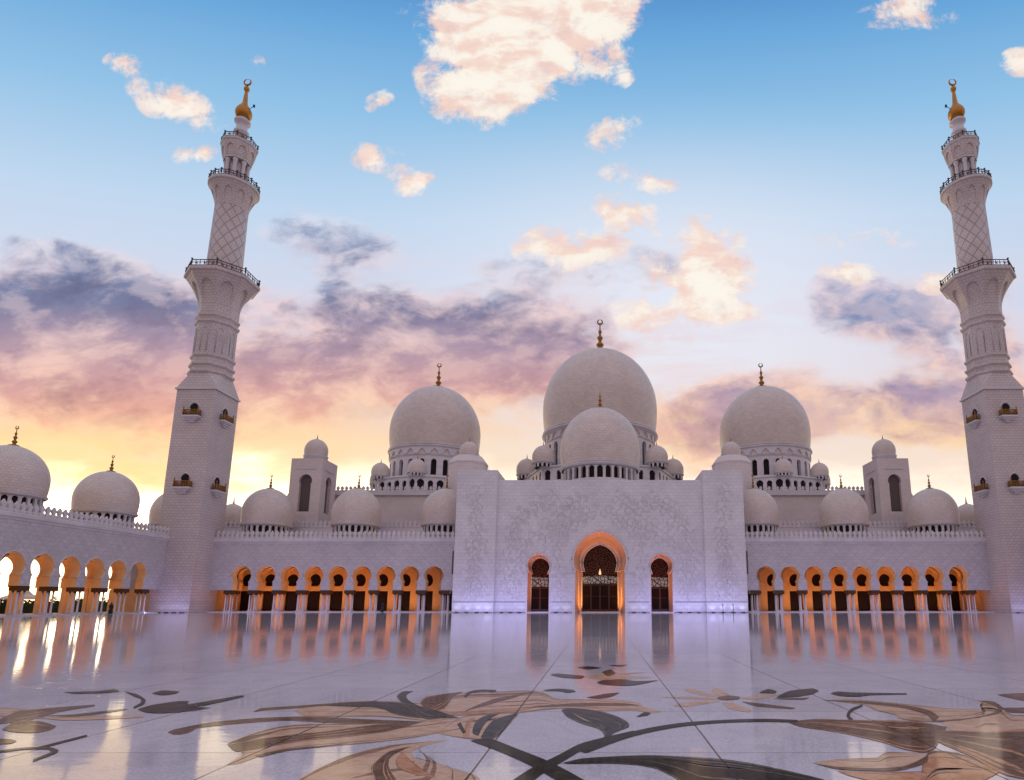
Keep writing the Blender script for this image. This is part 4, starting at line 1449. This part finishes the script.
def great_dome(c, R, zb, drum_r, n, z_oct, rho, oct_z1, zwin, turretR, tz, fin, mat, label):
    o = dome(root, c, R, zb, mat, fin, seg=128, label=label)
    # drum storeys: window arcade, then a blind arcade under the springing ring
    zt = zb - .10 * R
    zw0 = oct_z1
    win = arch_half(zw0 + 1.3, .92 * drum_r / 15, .92 * drum_r / 15, zt - 3.6, k=.1, n=10)
    mb = MB()
    ring_arcade(mb, drum_r, n, z_oct, zt - 1.9, win, 1.0, c, -pi / 2)
    moulding(mb, drum_r, zt - 2.05, .35, .25, 96, c)
    bl = arch_half(zt - 1.55, 1.2 * drum_r / 15, 1.2 * drum_r / 15, zt - 1.4, k=.35, n=8)
    ring_arcade(mb, drum_r + .35, n, zt - 1.65, zt + .5, bl, .4, c, -pi / 2)
    mb.build('drum', M['trim'], o, (c[0], c[1], z_oct))
    gb = MB()
    gb.lathe([(drum_r - .02, zt - 1.7), (drum_r - .02, zt + .5)], 96, c, 0, True, cap=False)
    gb.build('blind_arcade', M['hall'], o, (c[0], c[1], zt))
    # windows: one arched pane each
    A = 2 * pi / n
    proto = None
    for i in range(n):
        th = -pi / 2 + i * A
        if sin(th) > .35:
            continue
        p = MB()
        rr = drum_r - .9
        fr = lambda a, z, d: (c[0] + rr * cos(th) - a * sin(th), c[1] + rr * sin(th) + a * cos(th), z)
        panel(p, fr, 0, arch_half(zw0 + 1.2, 1.1 * drum_r / 15, 1.1 * drum_r / 15, zt - 3.6, k=.1, n=8), 0)
        p.build('window', M['glass'], o, (c[0] + rr * cos(th), c[1] + rr * sin(th), zw0 + 1.2))
    ob, pb = arcaded_octagon(c, rho, z_oct, oct_z1, zwin, 5, turretR, tz)
    q = ob.build('octagon_storey', M['trim'], root, (c[0], c[1], z_oct))
    pb.build('window_glazing', M['glass'], q, (c[0], c[1], zwin))
    for k in range(8):
        a = -pi / 2 + k * pi / 4
        if sin(a) > .1:
            continue
        pc = (c[0] + (rho - .4) * cos(a), c[1] + (rho - .4) * sin(a))
        dome(root, pc, turretR, tz, 'dome_small', turretR * .55, name='corner_dome', seg=40, crescent=False,
             drum=(oct_z1 + .2, 14, turretR * .13, tz - turretR * .52, tz - turretR * .30, turretR * .9))
    return o


great_dome((0, 165.0), 16.25, 48.4, 15.2, 28, 24.9, 21.0, 35.5, 32.3, 2.95, 37.0, 10.2, 'dome_main', 'great central dome')
for sx, nm in ((-1, 'left'), (1, 'right')):
    great_dome((sx * 45.3, 160.0), 12.1, 41.9, 11.5, 24, 24.9, 15.4, 32.3, 29.1, 2.25, 33.3, 7.4, 'dome_side', 'big dome on the %s of the great dome' % nm)

# ------------------------------------------------------------------ square domed towers
for side, sx in (('left', -1), ('right', 1)):
    tw = thing('domed_tower', (sx * 62.6, 128.6, 0), 'square marble tower with tall arched openings and a little dome, %s of the prayer hall' % side, 'tower', 'square towers beside the prayer hall')
    x0, x1, y0, y1 = 59.25, 65.95, 125.0, 132.2
    hf = arch_half(20.6, 1.22, 1.38, 27.2, 1.12, .05, 14)
    mb = MB()
    f1 = lambda a, z, d: (sx * a, y0 + d, z)
    wall_cell(mb, f1, x0, x1, 13, 32.1, (x0 + x1) / 2, hf, .8, False)
    f2 = lambda a, z, d: (sx * (x0 + d), a, z)
    wall_cell(mb, f2, y0, y1, 13, 32.1, (y0 + y1) / 2, hf, .8, False)
    f4 = lambda a, z, d: (sx * (x1 - d), a, z)
    wall_cell(mb, f4, y0, y1, 13, 32.1, (y0 + y1) / 2, hf, .8, False)
    mb.add([(sx * x0, y1, 13), (sx * x1, y1, 13), (sx * x1, y1, 32.1), (sx * x0, y1, 32.1)], [(0, 1, 2, 3)])
    mb.add([(sx * x0, y0, 32.1), (sx * x1, y0, 32.1), (sx * x1, y1, 32.1), (sx * x0, y1, 32.1)], [(0, 1, 2, 3)])
    # splayed foot on the outer side
    mb.add([(sx * x1, y0 + .2, 24.8), (sx * x1, y1, 24.8), (sx * (x1 + 4.0), y1, 17), (sx * (x1 + 4.0), y0 + .2, 17), (sx * x1, y0 + .2, 13), (sx * (x1 + 4), y0 + .2, 13), (sx * x1, y1, 13), (sx * (x1 + 4), y1, 13)],
           [(0, 1, 2, 3), (0, 3, 5, 4), (3, 2, 7, 5), (1, 6, 7, 2)])
    mb.build('tower_wall', M['hall'], tw, (sx * 62.6, 128.6, 13))
    mb = MB()
    xm, ym = (x0 + x1) / 2, (y0 + y1) / 2
    for (a, b_) in ((x0 + .45, x1 - .45),):
        mb.box(sx * (xm - 2.05), sx * (xm + 2.05), y0 - .10, y0 - .002, 29.7, 29.95)
        mb.box(sx * (x0 - .10), sx * (x0 - .002), ym - 2.1, ym + 2.1, 29.7, 29.95)
    mb.build('string_course', M['trim'], tw, (sx * 62.6, y0, 29.7))
    for fr_, cc in ((f1, xm), (f2, ym), (f4, ym)):
        p = MB()
        panel(p, fr_, cc, arch_half(20.5, 1.4, 1.5, 27.2, 1.3, .05, 12), .78)
        p.build('window', M['pane'], tw, fr_(cc, 20.5, .7))
    dome(tw, (sx * 62.6, 128.6), 2.42, 33.5, 'dome_small', 1.3, seg=44, crescent=False)
    mb = MB()
    mb.lathe([(2.45, 32.1), (2.45, 33.1), (2.55, 33.2), (2.55, 33.35)], 44, (sx * 62.6, 128.6))
    mb.build('dome_base', M['trim'], tw, (sx * 62.6, 128.6, 32.1))


# ------------------------------------------------------------------ minarets
def corbel(mb, n, r0, r1, z0, z1, wr, zspr, c, a0, circular, sub=3, curve=1.6):
    """flaring gallery corbel: arched niches between ribs that curve outward. r = apothem (or radius)"""
    rows = 12
    A = 2 * pi / n
    zap = zspr + (z1 - zspr) * .62
    rb_ = [(r0 + (r1 - r0) * .5 * (i / 8) ** curve, z0 + (zap - z0) * 1.02 * i / 8) for i in range(9)]
    if circular:
        mb.lathe(rb_, 48, c, 0, True, cap=False)
    else:
        mb.lathe([(r / cos(pi / n), z) for r, z in rb_], n, c, a0 + pi / n, False, cap=False)
    for k in range(n):
        am = a0 + k * A

        def P(u, ap, z, am=am):
            if circular:
                th = am + u * A / 2
                return (c[0] + ap * cos(th), c[1] + ap * sin(th), z)
            w = ap * math.tan(A / 2) * u
            return (c[0] + ap * cos(am) - w * sin(am), c[1] + ap * sin(am) + w * cos(am), z)

        def ua(z):
            if z >= zap:
                return 0.0
            if z <= zspr:
                return wr
            return wr * sqrt(max(0, 1 - ((z - zspr) / (zap - zspr)) ** 2))
        zs = sorted(set([z0 + (z1 - z0) * i / rows for i in range(rows + 1)] + [zap, zspr, zap - .04 * (zap - zspr), zap - .12 * (zap - zspr)]))
        ap = lambda z: r0 + (r1 - r0) * ((z - z0) / (z1 - z0)) ** curve
        for i in range(len(zs) - 1):
            za, zb_ = zs[i], zs[i + 1]
            for s_ in (-1, 1):
                for q in range(sub):
                    t0, t1 = q / sub, (q + 1) / sub
                    ul = lambda z, t: s_ * (ua(z) + (1 - ua(z)) * t)
                    mb.add([P(ul(za, t0), ap(za), za), P(ul(za, t1), ap(za), za), P(ul(zb_, t1), ap(zb_), zb_), P(ul(zb_, t0), ap(zb_), zb_)], [(0, 1, 2, 3)])
                if ua(za) > 0:
                    mb.add([P(s_ * ua(za), ap(za), za), P(s_ * ua(zb_), ap(zb_), zb_), P(s_ * ua(zb_), r0 - .02, zb_), P(s_ * ua(za), r0 - .02, za)], [(0, 1, 2, 3)])


def railing(parent, r, n, z, h, c, a0, posts_per=5, circular=False):
    mb = MB()
    ring = [(c[0] + r * cos(a0 + 2 * pi * k / n), c[1] + r * sin(a0 + 2 * pi * k / n)) for k in range(n + 1)]
    for zz, rr in ((z + h, .085), (z + h * .12, .08), (z + h * .6, .05)):
        for k in range(n):
            mb.tube([(*ring[k], zz), (*ring[k + 1], zz)], rr, 6)
    for k in range(n):
        for j in range(posts_per):
            t = j / posts_per
            x, y = ring[k][0] + (ring[k + 1][0] - ring[k][0]) * t, ring[k][1] + (ring[k + 1][1] - ring[k][1]) * t
            big = j == 0
            rr = .15 if big else .08
            hh = h * (1.22 if big else 1.0)
            mb.lathe([(rr, z), (rr * .6, z + .2 * hh), (rr * 1.25, z + .55 * hh), (rr * .6, z + .85 * hh), (rr * (1.5 if big else .8), z + hh), (.01, z + hh * 1.12)], 6, (x, y))
            # filigree panel between posts
            if j % 2 == 1:
                x2, y2 = ring[k][0] + (ring[k + 1][0] - ring[k][0]) * (t + .5 / posts_per), ring[k][1] + (ring[k + 1][1] - ring[k][1]) * (t + .5 / posts_per)
                mb.tube([(x, y, z + .25 * h), (x2, y2, z + .75 * h)], .05, 5)
                mb.tube([(x, y, z + .75 * h), (x2, y2, z + .25 * h)], .05, 5)
    return mb.build('railing', M['rail'], parent, (c[0], c[1], z))


for side, sx in (('left', -1), ('right', 1)):
    C = (sx * 75.55, 110.6)
    root = thing('minaret', (C[0], C[1], 0), 'tall white marble minaret with gold tip at the %s corner of the court' % side, 'minaret', 'minarets at the court corners')
    HS = 3.6
    X = lambda a: C[0] + a
    # square shaft
    mb = MB()
    mb.box(X(-HS), X(HS), C[1] - HS, C[1] + HS, 0, 41.0)
    mb.box(X(-HS - .14), X(HS + .14), C[1] - HS - .14, C[1] + HS + .14, 0, .22)
    mb.box(X(-HS - .08), X(HS + .08), C[1] - HS - .08, C[1] + HS + .08, 1.78, 1.92)
    mb.build('square_shaft', M['minaret'], root, (C[0], C[1], 0))
    mb = MB()
    mb.box(X(-HS - .25), X(HS + .25), C[1] - HS - .25, C[1] + HS + .25, 41.0, 41.35)
    mb.build('shaft_cornice', M['trim'], root, (C[0], C[1], 41))
    # broach from square to octagon
    import bmesh
    bm = bmesh.new()
    s_ = HS + .1
    for a, b_ in ((-s_, -s_), (s_, -s_), (s_, s_), (-s_, s_)):
        bm.verts.new((a, b_, 0))
    ro = 3.45 / cos(pi / 8)
    for k in range(8):
        a = pi / 8 + k * pi / 4
        bm.verts.new((ro * .93 * cos(a), ro * .93 * sin(a), 3.7))
    bmesh.ops.convex_hull(bm, input=bm.verts)
    me = bpy.data.meshes.new('broach')
    bm.to_mesh(me)
    bm.free()
    me.materials.append(M['minaret'])
    link('broach', me, root, (C[0], C[1], 41.35))
    # octagonal shaft with bands and blind arches
    mb = MB()
    k8 = 1 / cos(pi / 8)
    ap = 3.28
    mb.lathe([(ap * k8, 44.6), (ap * k8, 65.0)], 8, C, pi / 8, False)
    mb.build('octagonal_shaft', M['octagon'], root, (C[0], C[1], 44.6))
    for z, o in ((44.7, .42), (46.2, .36), (48.0, .30), (54.9, .30), (56.2, .26)):
        mb = MB()
        mb.lathe([(ap * k8, z - .3), ((ap + o) * k8, z), ((ap + o) * k8, z + .38), (ap * k8, z + .5)], 8, C, pi / 8, False, cap=False)
        mb.build('moulded_band', M['minaret'], root, (C[0], C[1], z))
    mb = MB()
    for k in range(8):
        th = k * pi / 4
        fr = lambda a, z, d: (C[0] + (ap + .03 - d) * cos(th) - a * sin(th), C[1] + (ap + .03 - d) * sin(th) + a * cos(th), z)
        hf = arch_half(48.9, .62, .62, 53.3, k=.1, n=8)
        full = [(u, z) for u, z in hf] + [(-u, z) for u, z in hf[-2::-1]]
        mb.tube([fr(a, z, 0) for a, z in full], .10, 6)
    mb.build('blind_arch', M['trim'], root, (C[0], C[1], 49))
    # octagonal gallery
    mb = MB()
    corbel(mb, 8, ap + .02, 5.75, 58.7, 64.2, .66, 61.2, C, 0, False)
    R8 = 6.1
    mb.lathe([(5.75 * k8, 64.2), (R8 * k8, 64.4), (R8 * k8, 64.95), (3.0, 65.0)], 8, C, pi / 8, False, cap=False)
    g1 = mb.build('gallery', M['minaret'], root, (C[0], C[1], 58.7))
    railing(g1, (R8 - .25) * k8, 8, 64.97, 1.25, C, pi / 8, 6)
    # lattice drum
    mb = MB()
    mb.lathe([(3.2, 65.0), (3.15, 66), (2.95, 82.5)], 64, C)
    mb.build('lattice_shaft', M['lattice'], root, (C[0], C[1], 65))
    mb = MB()
    corbel(mb, 10, 2.98, 4.35, 80.6, 85.0, .66, 82.4, C, -pi / 2 + pi / 10, True)
    mb.lathe([(4.35, 85.0), (4.62, 85.2), (4.62, 85.75), (1.5, 85.8)], 60, C, 0, True, cap=False)
    g2 = mb.build('gallery', M['minaret'], root, (C[0], C[1], 80.6))
    railing(g2, 4.45, 20, 85.77, 1.15, C, 0, 2)
    # lantern of columns
    mb = MB()
    mb.lathe([(1.62, 85.8), (1.62, 93)], 32, C)
    ln = mb.build('lantern_core', M['minaret'], root, (C[0], C[1], 85.8))
    proto = None
    for k in range(8):
        a = pi / 8 + k * pi / 4
        pc = (C[0] + 2.0 * cos(a), C[1] + 2.0 * sin(a), 85.8)
        if proto is None:
            mb = MB()
            mb.lathe([(.46, 85.8), (.46, 86.2), (.36, 86.4), (.34, 90.6), (.40, 90.8), (.5, 91.2), (.5, 91.5)], 14, pc[:2])
            proto = mb.build('lantern_column', M['column'], ln, pc)
        else:
            clone(proto, ln, pc)
    mb = MB()
    mb.lathe([(2.62, 91.5), (2.62, 91.9)], 8, C, pi / 8, False)
    corbel(mb, 8, 2.42, 3.08, 91.9, 95.0, .6, 93.1, C, 0, False, 3, .7)
    mb.lathe([(3.08 * k8, 95.0), (3.22 * k8, 95.2), (3.22 * k8, 95.7), (1.0, 95.75)], 8, C, pi / 8, False, cap=False)
    cr = mb.build('crown', M['minaret'], root, (C[0], C[1], 91.5))
    railing(cr, 3.05 * k8, 8, 95.72, .95, C, pi / 8, 3)
    mb = MB()
    mb.lathe([(1.15, 95.7), (1.0, 98.3), (1.4, 98.7), (1.45, 99.1), (1.05, 99.4), (1.05, 101.0), (1.5, 101.3), (1.55, 101.7), (1.1, 102.0), (1.0, 102.5)], 28, C)
    mb.build('neck', M['column'], root, (C[0], C[1], 98))
    mb = MB()
    mb.lathe([(1.0, 102.2), (1.3, 102.6), (1.54, 103.2), (1.6, 103.8), (1.46, 104.4), (1.08, 105.1), (.75, 105.6), (.5, 106.2), (.42, 107.2), (.34, 108.4), (.24, 108.9), (.5, 109.3), (.58, 109.7), (.45, 110.1), (.15, 110.5), (.1, 110.8)], 28, C)
    pts, rad = [], []
    for i in range(25):
        a = radians(100) + radians(340) * i / 24
        pts.append((C[0] + .72 * cos(a), C[1], 111.45 + .72 * sin(a)))
        rad.append(.05 + .15 * sin(pi * i / 24))
    mb.tube(pts, rad, 8)
    fb = mb.build('gold_finial', M['gold'], root, (C[0], C[1], 102))
    mb = MB()
    mb.tube([(C[0] - sx * 1.2, C[1], 104.9), (C[0] - sx * 2.0, C[1], 105.5)], .06, 6)
    mb.lathe([(.2, 105.3), (.22, 105.7), (.1, 105.9)], 8, (C[0] - sx * 2.0, C[1]))
    mb.build('warning_lamp', M['iron'], fb, (C[0] - sx * 2, C[1], 105.5))
    # balconies: two heights on the front and on the inner face
    for (z, h) in ((35.75, 2.0), (22.3, 2.1)):
        for face in ('front', 'inner'):
            if face == 'front':
                fr = lambda a, zz, d: (C[0] + sx * -a, C[1] - HS - d, zz)
                off = .05
            else:
                fr = lambda a, zz, d: (C[0] - sx * (HS + d), C[1] + a, zz)
                off = -.1
            base = fr(off, z, .5)
            mb = MB()
            for (w, d, z0, z1) in ((1.48, 1.0, z - .28, z), (1.28, .85, z - .5, z - .28), (.95, .6, z - .8, z - .5), (.5, .34, z - 1.15, z - .8)):
                p = [fr(off + u, q, e) for q in (z0, z1) for u, e in ((-w, -.02), (w, -.02), (w, d), (-w, d))]
                mb.add(p, [(3, 2, 1, 0), (4, 5, 6, 7), (0, 1, 5, 4), (1, 2, 6, 5), (2, 3, 7, 6), (3, 0, 4, 7)])
            bo = mb.build('balcony', M['column'], root, base)
            mb = MB()
            panel(mb, fr, off, arch_half(z, .62, .74, z + 1.75, .62, .08, 10), .03)
            mb.build('balcony_door', M['glass'], bo, base)
            mb = MB()
            hf = arch_half(z, .76, .90, z + 1.75, .76, .08, 10)
            full = [(u, q) for u, q in hf] + [(-u, q) for u, q in hf[-2::-1]]
            mb.tube([fr(off + u, q, .03) for u, q in full], .1, 6)
            mb.build('door_surround', M['column'], bo, base)
            mb = MB()
            cn = [(-1.34, .08), (-1.34, .88), (1.34, .88), (1.34, .08)]
            for a, b_ in ((cn[0], cn[1]), (cn[1], cn[2]), (cn[2], cn[3])):
                for zz in (z + .12, z + 1.05):
                    mb.tube([fr(off + a[0], zz, a[1]), fr(off + b_[0], zz, b_[1])], .06, 6)
                m_ = 9 if a[1] == b_[1] else 3
                for j in range(m_ + 1):
                    t = j / m_
                    q = fr(off + a[0] + (b_[0] - a[0]) * t, 0, a[1] + (b_[1] - a[1]) * t)
                    hh = 1.75 if (j in (0, m_) and a[1] == b_[1]) else 1.05 + .12 * (j % 2)
                    rr = .13 if hh > 1.5 else .095
                    mb.lathe([(rr, z), (rr * 1.2, z + .4 * hh), (rr * .6, z + .8 * hh), (rr, z + .9 * hh), (.01, z + hh)], 6, q[:2])
            mb.build('balcony_railing', M['gilt_dark'], bo, base)

# ------------------------------------------------------------------ floor uplights washing the marble
up_proto = None


def uplight(x, y, energy, label, aim=(0, 1)):
    """a short lamp housing on the floor with a cool lamp above it, tilted to the wall"""
    global up_proto
    if up_proto is None:
        mb = MB()
        mb.box(-.34, .34, -.10, .10, 0, .10)
        mb.box(-.30, .30, -.07, .07, .10, .13)
        up_proto = mb.build('floor_uplight', M['iron'])
        o = up_proto
    else:
        o = up_proto.copy()
        COL.objects.link(o)
    put(o, None, (x, y, .006))
    tag(o, label, 'floor lamp', 'floor uplights along the walls')
    d = bpy.data.lights.get('uplight_lamp_%d' % energy)
    if d is None:
        d = bpy.data.lights.new('uplight_lamp_%d' % energy, 'SPOT')
        d.energy = energy
        d.color = COOL
        d.spot_size = radians(100)
        d.spot_blend = .9
        d.shadow_soft_size = .08
    l_ = bpy.data.objects.new('lamp_bulb', d)
    COL.objects.link(l_)
    l_.parent = o
    l_.location = (0, 0, .2)
    l_.rotation_euler = Vector((-aim[0] * .45, -aim[1] * .45, -1)).to_track_quat('Z', 'Y').to_euler()
    if aim[0]:
        o.rotation_euler = (0, 0, pi / 2)
        l_.rotation_euler = Vector((-aim[1] * .45, aim[0] * .45, -1)).to_track_quat('Z', 'Y').to_euler()
    return o


for sx, nm in ((-1, 'left'), (1, 'right')):
    for i in range(4):
        uplight(sx * (19.9 + i * 1.75), 107.25, 40, 'floor uplight before the %s portal pier, one of its four' % nm)
    for i in range(3):
        uplight(sx * (14.2 + i * 1.6), 107.85, 20, 'floor uplight between the %s pier and the side doorway' % nm)
    for i in range(2):
        uplight(sx * (6.0 + i * 1.8), 107.85, 20, 'floor uplight between the main doorway and the %s side doorway' % nm)
    for i in range(4):
        uplight(sx * (72.7 + i * 1.35), 106.3, 16, 'floor uplight at the foot of the %s minaret' % nm)
# broad blue wash from linear floor lights standing off the walls
for x0, x1, y, e in ((-26.1, -18.9, 104.0, 220), (18.9, 26.1, 104.0, 220), (-18.6, -5.5, 104.4, 360), (5.5, 18.6, 104.4, 360), (-70, -28, 107.4, 400), (28, 70, 107.4, 400), (-78, -72, 103.0, 170), (72, 78, 103.0, 170)):
    o = lamp('linear_wash', 'AREA', ((x0 + x1) / 2, y, .03), e, BLUE, None, x1 - x0, .12)
    o.rotation_euler = (radians(140), 0, 0)

# ------------------------------------------------------------------ posts, hedge, canopies and visitors
for i, (x, lab) in enumerate(((21.5, 'slim dark barrier post before the right pier, nearer the doorway'), (23.3, 'slim dark barrier post before the right pier, nearer the arcade'))):
    mb = MB()
    mb.lathe([(.22, .005), (.22, .05), (.06, .08), (.05, 1.35), (.09, 1.4), (.1, 1.47), (.05, 1.55)], 12, (x, 106.9))
    tag(mb.build('barrier_post', M['iron'], None, (x, 106.9, 0)), lab, 'post', 'barrier posts')

leafm, gg, b = new_mat('hedge_leaves')
t = gg.n('ShaderNodeTexCoord').outputs['Object']
gg.plug(b.inputs['Base Color'], gg.mix(gg.noise(t, 2.5, 4, .6), (.018, .035, .014), (.06, .09, .03)))
b.inputs['Roughness'].default_value = .7
mb = MB()
for i in range(9000):
    y = random.uniform(40, 122)
    x = -97 + random.uniform(-1.6, 1.6)
    hgt = 2.5 + .35 * sin(y * .9) + .3 * sin(y * 2.3 + 1)
    z = -.4 + random.random() ** .7 * hgt
    p = Vector((x, y, z))
    u = Vector((random.uniform(-1, 1), random.uniform(-1, 1), random.uniform(-1, 1))).normalized() * .22
    w = u.orthogonal().normalized() * .13
    mb.add([p - u, p + w, p + u, p - w], [(0, 1, 2, 3)])
mb.box(-98.2, -95.8, 40, 122, -.45, 1.7)
tag(mb.build('hedge', leafm, None, (-97, 80, -.4)), 'dark clipped hedge seen through the open left arcade', 'hedge')

canvas = plain('white_canvas', (.8, .78, .76), .7, var=.05)
for i, (x, y, lab) in enumerate(((-93.5, 98.5, 'white peaked canopy outside the left arcade, farther one'), (-93.5, 84.0, 'white peaked canopy outside the left arcade, nearer one'))):
    t_ = thing('shade_canopy', (x, y, -.45), lab, 'canopy', 'white canopies beyond the left arcade')
    mb = MB()
    mb.lathe([(2.6, 2.3), (2.55, 2.55), (1.3, 3.1), (.35, 4.1), (.05, 4.5)], 4, (x, y), pi / 4, False)
    mb.build('canopy_top', canvas, t_, (x, y, 2.3))
    for dx_, dy_ in ((-1.7, -1.7), (1.7, -1.7), (-1.7, 1.7), (1.7, 1.7)):
        mb = MB()
        mb.tube([(x + dx_, y + dy_, -.45), (x + dx_, y + dy_, 2.35)], .06, 6)
        mb.build('canopy_pole', M['column'], t_, (x + dx_, y + dy_, -.45))


def person(loc, rz, cloth, label, robe=True, lean=0.0):
    """standing visitor: one continuous skinned body, robe and hair as its children"""
    V = [(0, 0, .95), (0, 0, 1.15), (0, .01, 1.38), (0, .0, 1.50), (0, -.01, 1.57), (0, -.02, 1.66), (0, -.01, 1.74),
         (.10, 0, .90), (.11, -.02, .50), (.11, .02, .10), (.11, -.14, .04), (-.10, 0, .90), (-.11, .03, .50), (-.11, .06, .10), (-.11, -.10, .04),
         (.19, 0, 1.42), (.25, .02, 1.14), (.24, -.10, .92), (.23, -.16, .80), (-.19, 0, 1.42), (-.25, .02, 1.14), (-.24, -.06, .90), (-.23, -.10, .78)]
    E_ = [(0, 1), (1, 2), (2, 3), (3, 4), (4, 5), (5, 6), (0, 7), (7, 8), (8, 9), (9, 10), (0, 11), (11, 12), (12, 13), (13, 14), (2, 15), (15, 16), (16, 17), (17, 18), (2, 19), (19, 20), (20, 21), (21, 22)]
    R_ = [.15, .14, .16, .075, .07, .105, .085, .10, .065, .05, .045, .10, .065, .05, .045, .065, .05, .04, .045, .065, .05, .04, .045]
    me = bpy.data.meshes.new('person')
    me.from_pydata(V, E_, [])
    o = bpy.data.objects.new('person', me)
    COL.objects.link(o)
    sk = o.modifiers.new('skin', 'SKIN')
    for i, r in enumerate(R_):
        me.skin_vertices[0].data[i].radius = (r, r * .85)
    me.skin_vertices[0].data[0].use_root = True
    sb = o.modifiers.new('sub', 'SUBSURF')
    sb.levels = sb.render_levels = 1
    dg = bpy.context.evaluated_depsgraph_get()
    me2 = bpy.data.meshes.new_from_object(o.evaluated_get(dg))
    o.modifiers.clear()
    o.data = me2
    me2.materials.clear()
    me2.materials.append(SKIN)
    for p in me2.polygons:
        p.use_smooth = True
    put(o, None, loc)
    o.rotation_euler = (0, 0, rz)
    tag(o, label, 'person', 'visitors by the arcades')
    mb = MB()
    prof = [(.30, .06), (.27, .4), (.23, .8), (.21, 1.05), (.235, 1.3), (.215, 1.44), (.10, 1.52)] if robe else [(.22, .55), (.2, .8), (.19, 1.05), (.23, 1.3), (.215, 1.44), (.10, 1.52)]
    mb.lathe(prof, 14)
    for sg in (-1, 1):
        mb.tube([(sg * .17, 0, 1.44), (sg * .255, .02, 1.14), (sg * .245, -.08, .93)], [.085, .075, .07], 8)
    mb.lathe([(.125, 1.58), (.135, 1.68), (.11, 1.76), (.04, 1.80)], 12, (0, .02))
    r_ = mb.build('robe' if robe else 'coat', cloth)
    r_.parent = o
    r_.location = (0, 0, 0)
    return o


SKIN = plain('skin', (.36, .21, .15), .6, var=.05)
c_black = plain('black_cloth', (.018, .017, .02), .8, var=.2)
c_brown = plain('maroon_cloth', (.09, .03, .025), .8, var=.2)
c_blue = plain('navy_cloth', (.02, .025, .05), .8, var=.2)
person((-39.4, 110.6, .004), 2.4, c_black, 'person in long black clothes before the wing arcade columns')
person((-76.0, 95.0, .004), 1.2, c_black, 'person in black beside the side arcade, near the fifth arch')
person((-78.9, 87.4, ZF + .004), .6, c_brown, 'person in maroon standing inside the side arcade')
person((-60.8, 113.6, ZF + .004), 3.0, c_blue, 'person in navy standing inside the wing arcade')
